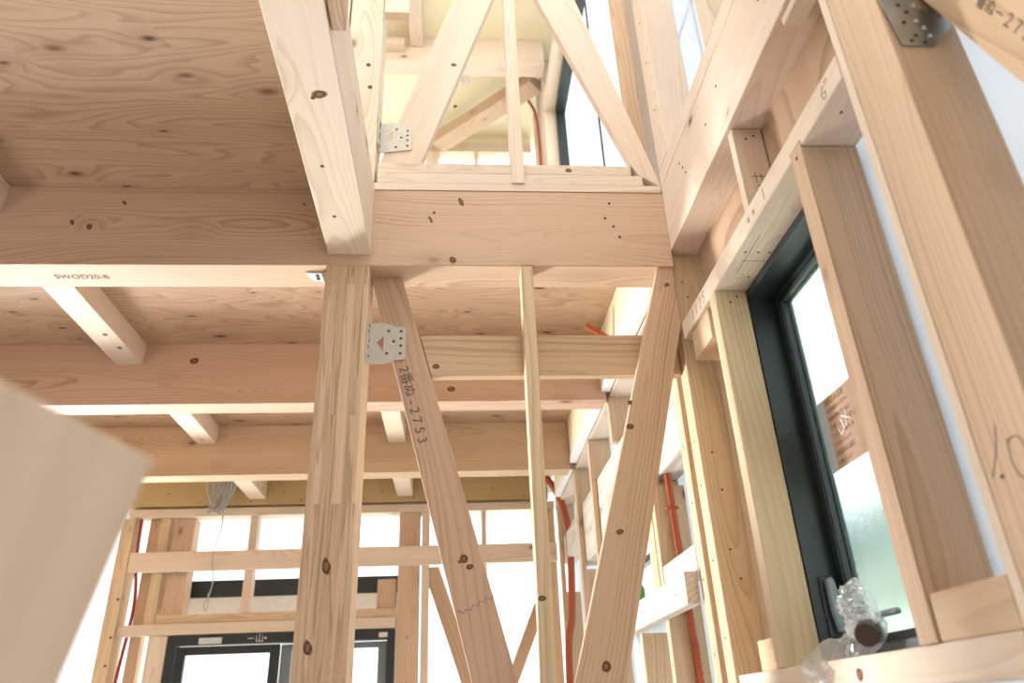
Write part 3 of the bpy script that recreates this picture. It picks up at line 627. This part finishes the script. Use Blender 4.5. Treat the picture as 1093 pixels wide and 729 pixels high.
box('gasket', (0.778, 0.783), (1.503, 1.509), (0.10, 0.88), 'gasket', parent=ss, bevel=0.0005, axis='Z', more=[((0.778, 0.783), (1.10, 1.503), (0.868, 0.876))])
box('pane', (0.796, 0.801), (1.100, 1.500), (0.112, 0.866), 'frost', parent=w1, bevel=0, axis='Z')
hl = box('handle_base', (0.738, 0.772), (1.523, 1.530), (0.115, 0.235), 'black', parent=w1, bevel=0.003, axis='Z')
prism('handle', [(0.747, 1.508, 0.225), (0.757, 1.508, 0.230), (0.763, 1.508, 0.222), (0.770, 1.508, 0.150), (0.766, 1.508, 0.125), (0.752, 1.508, 0.125), (0.747, 1.508, 0.16)], (0, 0.014, 0), (0, 0, 1), 'grey', parent=hl, bevel=0.002)
disc('nail_head', (0.737, 1.5293, 0.158), (0, -1, 0), 0.003, 0.0008, 'screw', w1, 8)
disc('nail_head', (0.744, 1.5293, 0.55), (0, -1, 0), 0.003, 0.0008, 'screw', w1, 8)
# paper label stuck to the pane
lab = box('window_label', (0.7915, 0.7935), (1.30, 1.468), (0.432, 0.585), 'pinkpaper', 'pink beige instruction label stuck on the frosted window', 'label', bevel=0, axis='Z')
box('label_strip', (0.7908, 0.7915), (1.438, 1.468), (0.432, 0.585), 'bluepaper', parent=lab, bevel=0, axis='Z', )
rows = ['使用上の注意', '必ずお読みください', '開閉の際は手をはさ', 'まないよう注意して', 'ください。網戸に寄', 'りかからないで', '清掃は水拭き', 'お願いします']
for i, s_ in enumerate(rows):
    text('printed_text', s_, (0.7908, 1.434, 0.573 - i * 0.0185), (0, -1, 0), (-1, 0, 0), 0.0105 if i % 3 else 0.0135, 'label_ink', lab, 0.0001)
text('printed_text', 'LIX', (0.7904, 1.404, 0.500), (0, -0.8, 0.35), (-1, 0, 0), 0.040, 'paper', lab, 0.0001)

# small wrapped crank handle lying on the sill in its plastic bag
wh = empty('wrapped_window_crank', (0.67, 1.29, 0.066), 'clear plastic bag with dark round knob on the right window sill', 'plastic bag')
def knob_bm(r, h):
    bm = bmesh.new(); bmesh.ops.create_cone(bm, cap_ends=True, segments=24, radius1=r, radius2=r * 0.94, depth=h); bev(bm, 0.002); return bm
kd = Vector((-0.62, -0.72, -0.30)).normalized()
kc = Vector((0.690, 1.285, 0.108)) + kd * 0.016
kn = link('knob', knob_bm(0.0205, 0.030), 'brown', frame(kc + Vector((0, 0, H)), kd.cross(Vector((0, 0, 1))), kd), wh)
link('knob_collar', knob_bm(0.0225, 0.012), 'silver', frame(kc - kd * 0.018 + Vector((0, 0, H)), kd.cross(Vector((0, 0, 1))), kd), kn)
box('crank_arm', (0.715, 0.727), (1.235, 1.30), (0.128, 0.138), 'grey', parent=wh, bevel=0.003, axis='Y')
def bag(parent):
    from mathutils import noise as nz
    bm = bmesh.new(); path = [Vector((0.735, 1.375, 0.205)), Vector((0.722, 1.372, 0.185)), Vector((0.708, 1.345, 0.160)), Vector((0.700, 1.315, 0.135)), Vector((0.690, 1.290, 0.110)), Vector((0.676, 1.305, 0.088)), Vector((0.655, 1.335, 0.076)), Vector((0.640, 1.362, 0.071)), Vector((0.629, 1.385, 0.052)), Vector((0.628, 1.395, 0.030))]
    wid = [0.006, 0.022, 0.030, 0.030, 0.033, 0.030, 0.032, 0.040, 0.043, 0.046]; thk = [0.004, 0.014, 0.020, 0.020, 0.026, 0.016, 0.007, 0.003, 0.002, 0.0012]
    P = []; WD = []; TK = []
    for i in range(len(path) - 1):
        for k in range(8):
            t = k / 8; P.append(path[i].lerp(path[i + 1], t)); WD.append(wid[i] * (1 - t) + wid[i + 1] * t); TK.append(thk[i] * (1 - t) + thk[i + 1] * t)
    P.append(path[-1]); WD.append(wid[-1]); TK.append(thk[-1])
    seg = 30; rings = []
    for i, p in enumerate(P):
        d = (P[min(i + 1, len(P) - 1)] - P[max(i - 1, 0)]).normalized()
        n = Vector((-0.75, -0.35, 0.56)); n = (n - d * n.dot(d)).normalized(); u = d.cross(n)
        ring = []
        for k in range(seg):
            a = 2 * math.pi * k / seg
            q = p + u * math.cos(a) * WD[i] + n * math.sin(a) * TK[i]
            q += (n * 0.9 + u * 0.4) * (abs(nz.noise(q * 60)) - 0.25) * min(0.016, TK[i] * 0.9) + n * (abs(nz.noise(q * 150 + Vector((3, 1, 2)))) - 0.2) * min(0.008, TK[i] * 0.6)
            ring.append(bm.verts.new(q + Vector((0, 0, H))))
        rings.append(ring)
    for a, b in zip(rings, rings[1:]):
        for k in range(seg): bm.faces.new((a[k], a[(k + 1) % seg], b[(k + 1) % seg], b[k]))
    bm.faces.new(rings[0][::-1]); bm.faces.new(rings[-1])
    return link('plastic_wrap', bm, 'film', Matrix.Identity(4), parent, False)
bag(wh)

# ------------------------------------------------------------------ right wall, far part
F = 'foam panels at the right edge of the ceiling'
for i, (y0, y1, s_) in enumerate(((1.935, 2.812, 'nearest the front beam'), (2.925, 3.767, 'between second and farthest beam'), (3.885, 4.44, 'beyond the farthest beam'))):
    fo = box('insulation_panel', (0.606, 0.640), (y0, y1), (1.222, ZC), 'foam', 'pale yellow foam panel at the right, ' + s_, 'insulation', F, axis='Y', bevel=0.001)
    box('edge_trim', (0.604, 0.640), (y0, y1), (1.192, 1.221), 'foamedge', parent=fo, axis='Y', bevel=0.001)
def notched(name, y0, y1, zlo, label, zmid=(0.66, 0.985), lowcut=None):
    x = (0.638, 0.744); thin = (0.638, 0.662); z1 = 1.184
    sp = [(x, (y0, y1), (zmid[1] + 0.002, z1)), (thin, (y0, y1), zmid), (x, (y0, y1), (zlo, zmid[0] - 0.002))]
    return box('stud', *sp[0], 'cedar', label, 'stud', 'studs of the far right wall', axis='Z', more=sp[1:], bevel=0.0012)
s1 = notched('stud', 2.335, 2.372, -1.30, 'right wall stud with the clipped orange conduit in front of it')
s2 = box('stud', (0.638, 0.744), (2.700, 2.735), (-1.30, 0.243), 'cedar', 'right wall stud below the white rail under the second right window', 'stud', 'studs of the far right wall', axis='Z')
box('stud', (0.638, 0.744), (2.385, 2.465), (0.330, 0.688), 'cedar', 'short jamb stud on the white rail beside the second right window', 'stud', 'studs of the far right wall', axis='Z')
box('stud', (0.638, 0.744), (2.850, 2.885), (0.986, 1.184), 'cedar', 'short right wall stud over the white boards behind the knotty brace', 'stud', 'studs of the far right wall', axis='Z')
box('rail_block', (0.640, 0.700), (1.99, 2.333), (0.330, 0.400), 'white', 'white block lying on the short rail by the orange conduit', 'block', axis='Y')
s3 = notched('stud', 3.38, 3.415, -1.30, 'right wall stud crossing the middle of the white lintel boards')
s4 = notched('stud', 3.84, 3.90, -1.30, 'right wall stud just in front of the curved orange conduit')
s5 = notched('stud', 4.60, 4.66, -1.30, 'farthest right wall stud next to the back corner')
nails(s1, [(0.6375, 2.353, z) for z in (0.12, 0.2, 0.45, 0.58)], (-1, 0, 0), 0.003)
box('lintel_board', (0.664, 0.744), (1.99, 4.735), (0.842, 0.984), 'white', 'upper of two rough white boards on the far right wall', 'board', 'white lintel boards')
box('lintel_board', (0.664, 0.744), (1.99, 3.95), (0.690, 0.838), 'white', 'lower of two rough white boards on the far right wall', 'board', 'white lintel boards')
rl = box('white_rail', (0.600, 0.636), (1.99, 3.30), (0.245, 0.328), 'white', 'short white rail across studs under the second right window', 'rail')
nails(rl, [(0.5995, y, 0.285) for y in (2.10, 2.36, 2.52)], (-1, 0, 0), 0.0035)
cd2 = tube('conduit', [(0.690, 2.325, 0.83), (0.688, 2.312, 0.70), (0.690, 2.312, 0.57), (0.694, 2.312, 0.40), (0.700, 2.315, 0.2), (0.704, 2.318, 0.0), (0.705, 2.32, -1.25)], 0.0125, 'orange',
           None, 'orange corrugated conduit clipped to a stud at the right', 'conduit', 'orange conduits', 12, 0.2, 0.011)
cl = tube('clip', [(0.670, 2.314, 0.578), (0.690, 2.300, 0.578), (0.706, 2.314, 0.578)], 0.006, 'orange', cd2, seg=8, res=4)
cd1 = tube('conduit', [(0.50, 4.50, 1.42), (0.555, 4.50, 1.345), (0.625, 4.50, 1.24), (0.672, 4.50, 1.09), (0.682, 4.50, 0.92), (0.681, 4.50, 0.75), (0.664, 4.50, 0.5), (0.63, 4.50, 0.2), (0.62, 4.50, -1.25)], 0.022, 'orange',
           None, 'orange conduit curving from the ceiling behind the slim centre stud', 'conduit', 'orange conduits', 12, 0.0)
cd3 = tube('conduit', [(0.505, 2.50, 1.338), (0.535, 2.50, 1.318), (0.570, 2.50, 1.294), (0.604, 2.50, 1.272)], 0.012, 'orange', None, 'short orange conduit end above the horizontal noggin board', 'conduit', 'orange conduits', 12, 0.0)
w2 = empty('window_2', (0.76, 3.3, 0.30), 'second black framed window low on the far right wall', 'window', kind='structure')
box('window_frame', (0.748, 0.80), (2.47, 2.50), (0.30, 0.70), 'black', parent=w2, axis='Z', more=[((0.70, 0.80), (3.34, 3.378), (0.33, 0.688)), ((0.748, 0.80), (2.50, 3.34), (0.66, 0.70)), ((0.748, 0.80), (2.50, 3.34), (0.30, 0.33)), ((0.76, 0.79), (2.50, 3.34), (0.535, 0.56))])
box('pane', (0.772, 0.776), (2.50, 3.34), (0.33, 0.66), 'glass', parent=w2, bevel=0, axis='Y')
gb = empty('green_bottle', (0.62, 2.55, 0.329), 'small green bottle standing on the short white rail', 'bottle')
def lathe(name, prof, mat, parent, loc, tilt=0.0, seg=14):
    bm = bmesh.new(); rings = []
    for r, z in prof: rings.append([bm.verts.new((r * math.cos(2 * math.pi * k / seg), r * math.sin(2 * math.pi * k / seg), z)) for k in range(seg)])
    for a, b in zip(rings, rings[1:]):
        for k in range(seg): bm.faces.new((a[k], a[(k + 1) % seg], b[(k + 1) % seg], b[k]))
    bm.faces.new(rings[0][::-1]); bm.faces.new(rings[-1])
    return link(name, bm, mat, Matrix.Translation(Vector(loc) + Vector((0, 0, H))) @ Matrix.Rotation(tilt, 4, 'X'), parent, True)
lathe('body', [(0.012, 0), (0.013, 0.003), (0.013, 0.04), (0.006, 0.052), (0.006, 0.06)], 'green', gb, (0.618, 2.56, 0.329))
lathe('cap', [(0.007, 0), (0.007, 0.012), (0.004, 0.014)], 'whiteplastic', gb, (0.618, 2.56, 0.389))

# ------------------------------------------------------------------ back wall
Y = 4.75
BW = 'studs of the back wall'
box('rim_board', (-3.0, 0.600), (Y - 0.010, Y + 0.10), (1.262, ZC - 0.003), 'board', 'yellowish board strip above the back wall top plate', 'board', axis='X')
rbd = bpy.data.objects['rim_board']
nails(rbd, [(-2.0 + 0.17 * k + 0.03 * (k % 3), Y - 0.0105, 1.285 + 0.055 * (k % 2)) for k in range(16)], (0, -1, 0), 0.005)
box('top_plate', (-2.02, 0.636), (Y - 0.012, Y + 0.10), (1.195, 1.245), 'pine', 'horizontal top plate of the back wall over the openings', 'plate')
box('wall_rail', (-1.96, 0.636), (Y - 0.030, Y - 0.002), (0.862, 0.978), 'pine', 'wide horizontal rail board across the back wall', 'rail')
box('window_header', (-1.96, -0.358), (Y - 0.012, Y + 0.048), (0.505, 0.566), 'pine', 'pale header timber directly above the back window', 'header')
box('window_header', (-1.76, -0.36), (Y + 0.002, Y + 0.028), (0.568, 0.618), 'cedar', 'darker brown timber lying on the back window header', 'header')
def bs(x0, x1, y0, y1, z0, z1, label, mat='cedar'):
    return box('stud', (x0, x1), (y0, y1), (z0, z1), mat, label, 'stud', BW, axis='Z')
k1 = bs(-2.055, -2.000, Y, Y + 0.10, -1.30, 1.193, 'leftmost back wall stud at the room corner')
k2 = bs(-1.995, -1.965, Y - 0.03, Y + 0.10, -1.30, 1.193, 'knotty stud left of the red pipe on the back wall')
bs(-1.905, -1.840, Y + 0.05, Y + 0.12, -1.30, 1.193, 'recessed stud just right of the red pipe')
bs(-1.826, -1.766, Y + 0.002, Y + 0.10, 0.568, 1.193, 'light stud above the back window header, left of the deep post')
bs(-1.742, -1.625, Y + 0.03, Y + 0.14, 0.620, 1.193, 'wide deep-set post beside the pale left opening of the back wall')
bs(-1.78, -1.672, Y + 0.002, Y + 0.10, -1.30, 0.503, 'jamb stud at the left side of the back window', 'pine')
bs(-1.280, -1.232, Y + 0.002, Y + 0.09, 0.620, 1.193, 'narrow stud between back window header and top plate', 'pine')
kp = bs(-0.355, -0.225, Y - 0.001, Y + 0.105, -1.30, 1.193, 'thick post right of the back window')
bs(-0.212, -0.165, Y + 0.004, Y + 0.10, -1.30, 1.193, 'stud against the right side of the thick back post', 'pine')
bs(0.165, 0.194, Y + 0.002, Y + 0.08, 0.62, 1.193, 'slender short stud in the right half of the back wall', 'pine')
bs(0.56, 0.634, Y + 0.002, Y + 0.10, -1.30, 1.193, 'last back wall stud in the right corner')
nails(k2, [(-1.98, Y - 0.0305, z) for z in (0.50, 0.71, 0.35)], (0, -1, 0), 0.008)
nails(kp, [(-0.29, Y - 0.0015, z) for z in (0.45, 0.2)], (0, -1, 0), 0.006)
prism('diagonal_brace', [(-0.164, Y + 0.04, 0.86), (-0.105, Y + 0.04, 0.86), (0.552, Y + 0.04, -1.04), (0.552, Y + 0.04, -1.286), (-0.164, Y + 0.04, 0.74)], (0, 0.03, 0), (0.30, 0, -1.0), 'brace', 'back wall brace slanting down right, seen left of the stamped brace foot', 'brace')
prism('diagonal_brace', [(0.555, Y + 0.072, 0.86), (0.555, Y + 0.072, 0.60), (0.365, Y + 0.072, 0.18), (-0.15, Y + 0.072, -0.96), (-0.15, Y + 0.072, -0.80), (0.288, Y + 0.072, 0.18), (0.50, Y + 0.072, 0.66)], (0, 0.026, 0), (0.50, 0, 1.0), 'brace', 'back wall brace slanting down left behind the slim centre stud', 'brace')
box('wood_block', (-0.478, -0.365), (Y + 0.02, Y + 0.09), (0.620, 0.790), 'cedar', 'small square wood block on the back header left of the thick post', 'block', axis='Z')
w3 = empty('window_3', (-1.02, Y + 0.05, -1.30), 'black framed sliding door in the back wall', 'window', kind='structure')
yf = (Y - 0.006, Y + 0.09); xl, xr_, zt3 = -1.668, -0.362, 0.500
box('window_frame', (xl, xl + 0.045), yf, (-1.30, zt3), 'black', parent=w3, axis='Z', more=[((xr_ - 0.045, xr_), yf, (-1.30, zt3)), ((xl + 0.045, xr_ - 0.045), yf, (zt3 - 0.055, zt3)), ((xl + 0.045, xr_ - 0.045), yf, (-1.30, -1.26))], bevel=0.002)
sa = box('sash', (xl + 0.05, xl + 0.10), (Y + 0.02, Y + 0.05), (-1.25, zt3 - 0.06), 'black', parent=w3, axis='Z', more=[((-1.085, -1.03), (Y + 0.02, Y + 0.05), (-1.25, zt3 - 0.06)), ((xl + 0.10, -1.085), (Y + 0.02, Y + 0.05), (zt3 - 0.105, zt3 - 0.06)), ((xl + 0.10, -1.085), (Y + 0.02, Y + 0.05), (-1.25, -1.18))], bevel=0.002)
box('pane', (xl + 0.10, -1.085), (Y + 0.033, Y + 0.037), (-1.18, zt3 - 0.105), 'glass', parent=sa, bevel=0, axis='Z')
sb = box('sash', (-1.028, -0.965), (Y + 0.052, Y + 0.08), (-1.25, zt3 - 0.06), 'grey', parent=w3, axis='Z', more=[((xr_ - 0.10, xr_ - 0.05), (Y + 0.052, Y + 0.08), (-1.25, zt3 - 0.06)), ((-0.965, xr_ - 0.10), (Y + 0.052, Y + 0.08), (zt3 - 0.095, zt3 - 0.06)), ((-0.965, xr_ - 0.10), (Y + 0.052, Y + 0.08), (-1.25, -1.18))], bevel=0.002)
box('pane', (-0.965, xr_ - 0.10), (Y + 0.064, Y + 0.068), (-1.18, zt3 - 0.095), 'glass', parent=sb, bevel=0, axis='Z')
box('head_label', (-1.49, -1.36), (Y - 0.009, Y - 0.0065), (zt3 - 0.05, zt3 - 0.016), 'silver', parent=w3, bevel=0)
text('printed_marks', '－山▾', (-1.22, Y - 0.0068, zt3 - 0.030), (1, 0, 0), (0, -1, 0), 0.05, 'silver', w3)
box('head_label', (-0.455, -0.405), (Y - 0.009, Y - 0.0065), (zt3 - 0.045, zt3 - 0.018), 'silver', parent=w3, bevel=0)
sh = box('shutter_box', (-1.72, -0.36), (4.97, 5.10), (0.745, 0.845), 'black', 'black shutter housing band outside above the back window', 'shutter housing', axis='X', more=[((-1.70, -1.66), (4.892, 4.97), (0.75, 0.84)), ((-0.36, -0.32), (4.857, 5.10), (0.75, 0.84))])
box('lower_panel', (-1.72, -0.36), (4.98, 5.09), (0.50, 0.743), 'foamedge', parent=sh, axis='X', bevel=0.001)
# red pipe and cables
tube('pipe', [(-1.950, Y + 0.02, 1.19), (-1.946, Y + 0.02, 1.10), (-1.938, Y + 0.03, 0.92), (-1.925, Y + 0.05, 0.80), (-1.922, Y + 0.07, 0.68), (-1.930, Y + 0.075, 0.54), (-1.942, Y + 0.075, 0.40), (-1.950, Y + 0.07, 0.2), (-1.952, Y + 0.07, -0.2), (-1.950, Y + 0.07, -1.25)], 0.010, 'red', None, 'red plastic pipe running down the left end of the back wall', 'pipe', None, 12)
cb = empty('cable_bundle', (-1.44, 4.62, ZC), 'bundle of looped grey cables hanging by the back wall', 'cables')
for k in range(9):
    a = -1.535 + 0.021 * k; b = -1.445 + random.uniform(-0.05, 0.04); r_ = random.uniform(0.03, 0.09); zz = 1.185 + random.uniform(-0.01, 0.06)
    tube('cable', [(a, 4.62 + random.uniform(-.03, .03), ZC), (a + 0.01, 4.60, 1.33), (a * 0.35 + b * 0.65, 4.585 + 0.006 * k, zz + 0.03), (b, 4.58 + 0.006 * k, zz), (b + 0.02, 4.585 + 0.006 * k, zz + 0.02), (b + r_ * 0.7, 4.60, 1.30), (b + r_ * 0.8, 4.62, ZC)], 0.0055, 'cable', cb, seg=7, res=6)
tube('loose_cable', [(-1.415, 4.60, 1.20), (-1.405, 4.60, 1.10), (-1.425, 4.60, 1.00), (-1.440, 4.62, 0.90), (-1.425, 4.64, 0.80), (-1.445, 4.66, 0.70), (-1.465, 4.665, 0.655), (-1.452, 4.665, 0.625), (-1.442, 4.665, 0.66), (-1.448, 4.66, 0.72)], 0.0035, 'cable', cb, seg=6, res=6)

# ------------------------------------------------------------------ upstairs beyond
US = 'upstairs framing beyond the stairwell'
box('roof_beam', (-3.0, 0.640), (3.77, 3.89), (4.115, 4.358), 'pine', 'upstairs roof beam crossing behind the upper braces', 'beam')
box('roof_joist', (-0.305, -0.215), (2.3, 3.768), (4.262, 4.358), 'pine', 'pale joist under the upstairs ceiling, near the hanging stud', 'joist')
box('roof_block', (-0.50, -0.345), (3.69, 3.768), (4.20, 4.255), 'pine', 'small pale block on the face of the upstairs roof beam', 'block', axis='X')
ang = Vector((0.72, -0.69, 0)).normalized(); nn = Vector((ang.y, -ang.x, 0))
a0 = Vector((-0.13, 4.66, 4.125)); a1 = Vector((0.60, 3.99, 4.125)); hw = Vector((0.048, 0.050, 0))
prism('corner_tie', [a0 - hw, a1 - hw, a1 + hw, a0 + hw], (0, 0, 0.105), ang, 'fir', 'diagonal corner tie under the upstairs ceiling', 'brace')
box('top_plate', (-3.0, 0.640), (Y, Y + 0.10), (4.172, 4.265), 'pine', 'upstairs back wall top plate under the yellow ceiling', 'plate')
box('foam_strip', (-3.0, 0.640), (Y + 0.02, Y + 0.10), (4.267, 4.358), 'foam', 'yellow foam strip over the upstairs top plate', 'insulation', axis='X')
for x0, x1, s_ in ((-0.23, -0.125, 'left of the pair under the upstairs top plate'), (0.165, 0.195, 'slender one right of the pair under the upstairs top plate')):
    box('upstairs_stud', (x0, x1), (Y, Y + 0.10), (ZC + 0.03, 4.170), 'pine', 'upstairs back wall stud, ' + s_, 'stud', axis='Z')
pt = prism('paper_tag', [(0.045, 4.10, 4.357), (0.105, 4.09, 4.357), (0.115, 4.06, 4.22), (0.07, 4.07, 4.20)], (0, 0.002, 0), (0, 0, 1), 'paper', 'white paper tag hanging from the yellow upstairs ceiling', 'tag', bevel=0)
# right upstairs wall
sp = box('sill_plate', (0.640, 0.745), (-0.5, 1.80), (1.447, 1.505), 'pine', 'white-lit sill timber on top of the right edge beam', 'sill')
box('upstairs_stud', (0.590, 0.634), (1.862, 1.92), (1.4545, 4.36), 'cedar', 'brown corner stud beside the top of the right edge beam', 'stud', axis='Z')
us2 = box('upstairs_stud', (0.640, 0.745), (1.70, 1.80), (1.507, 4.36), 'pine', 'pale nailed post standing at the far end of the right sill', 'post', axis='Z')
nails(us2, [(0.6395, 1.75, z) for z in (1.72, 1.93, 2.12)], (-1, 0, 0), 0.004)
box('upstairs_stud', (0.640, 0.745), (1.255, 1.315), (1.507, 4.36), 'pine', 'nearer upstairs stud on the right sill before the white wrap', 'stud', axis='Z')
for y0, y1, s_ in ((2.00, 2.06, 'nearest upstairs window stud behind the corner'), (3.955, 4.00, 'upstairs stud at the far side of the black window'), (4.06, 4.10, 'upstairs stud one step beyond the black window'), (4.26, 4.30, 'upstairs stud second beyond the black window'), (4.50, 4.55, 'upstairs stud close to the far corner')):
    box('upstairs_stud', (0.640, 0.745), (y0, y1), (1.50, 4.355), 'pine', s_, 'stud', axis='Z')
box('upstairs_lintel', (0.640, 0.745), (2.062, 3.953), (3.85, 3.94), 'pine', 'pale lintel above the black upstairs window', 'lintel')
w4 = empty('window_4', (0.76, 2.9, 2.0), 'tall black framed window upstairs on the right', 'window', kind='structure')
box('window_frame', (0.725, 0.79), (2.064, 2.09), (2.0, 3.848), 'black', parent=w4, axis='Z', more=[((0.722, 0.785), (3.915, 3.952), (2.0, 3.848)), ((0.715, 0.785), (2.09, 3.915), (3.80, 3.848)), ((0.725, 0.79), (2.09, 3.915), (2.0, 2.04)), ((0.745, 0.755), (2.865, 2.877), (2.04, 3.80))])
box('pane', (0.759, 0.763), (2.09, 3.915), (2.04, 3.80), 'glass', parent=w4, bevel=0, axis='Y')
tube('conduit', [(0.52, 4.22, 4.30), (0.575, 4.215, 4.20), (0.615, 4.20, 4.06), (0.625, 4.18, 3.8), (0.625, 4.18, 3.0), (0.625, 4.18, 1.5)], 0.011, 'orange', None, 'thin orange conduit running down the upstairs right wall', 'conduit', 'orange conduits', 10, 0.0)

# ------------------------------------------------------------------ blurred board close to the camera
Cc = Vector((-0.183, 0.45, 0.149)); uu = Vector((-0.223, 0.3495, 0.158)) - Cc; vv = Vector((-0.21, 0.45, 0.026)) - Cc
L_ = (-1.295 - Cc.z) / vv.z; L2 = 2.6
base = Cc + vv * L_
tl = Cc + uu * L2
bl = tl + vv * ((-1.295 - tl.z) / vv.z)
nrm = uu.cross(vv).normalized(); nrm = nrm if nrm.x < 0 else -nrm
prism('loose_board', [Cc, tl, bl, base], nrm * 0.012, vv, 'smooth', 'large out-of-focus board standing close at the lower left', 'board', bevel=0.001)

# ------------------------------------------------------------------ outside
structure('ground', (-14, 16), (-14, 22), (-1.75, -1.70), 'ground', axis='X')
box('eaves_soffit', (-3.4, 1.2), (4.95, 5.75), (1.36, 1.44), 'eaves', 'eaves board outside above the back wall openings', 'eaves', axis='X')
nh = box('neighbour_house', (2.3, 7.0), (1.4, 9.0), (-1.70, 0.74), 'neighbour', 'pale house blurred behind the frosted right window', 'house', axis='Y', bevel=0)
box('roof_edge', (2.2, 7.1), (1.3, 9.1), (0.741, 0.93), 'fascia', parent=nh, axis='Y', bevel=0)
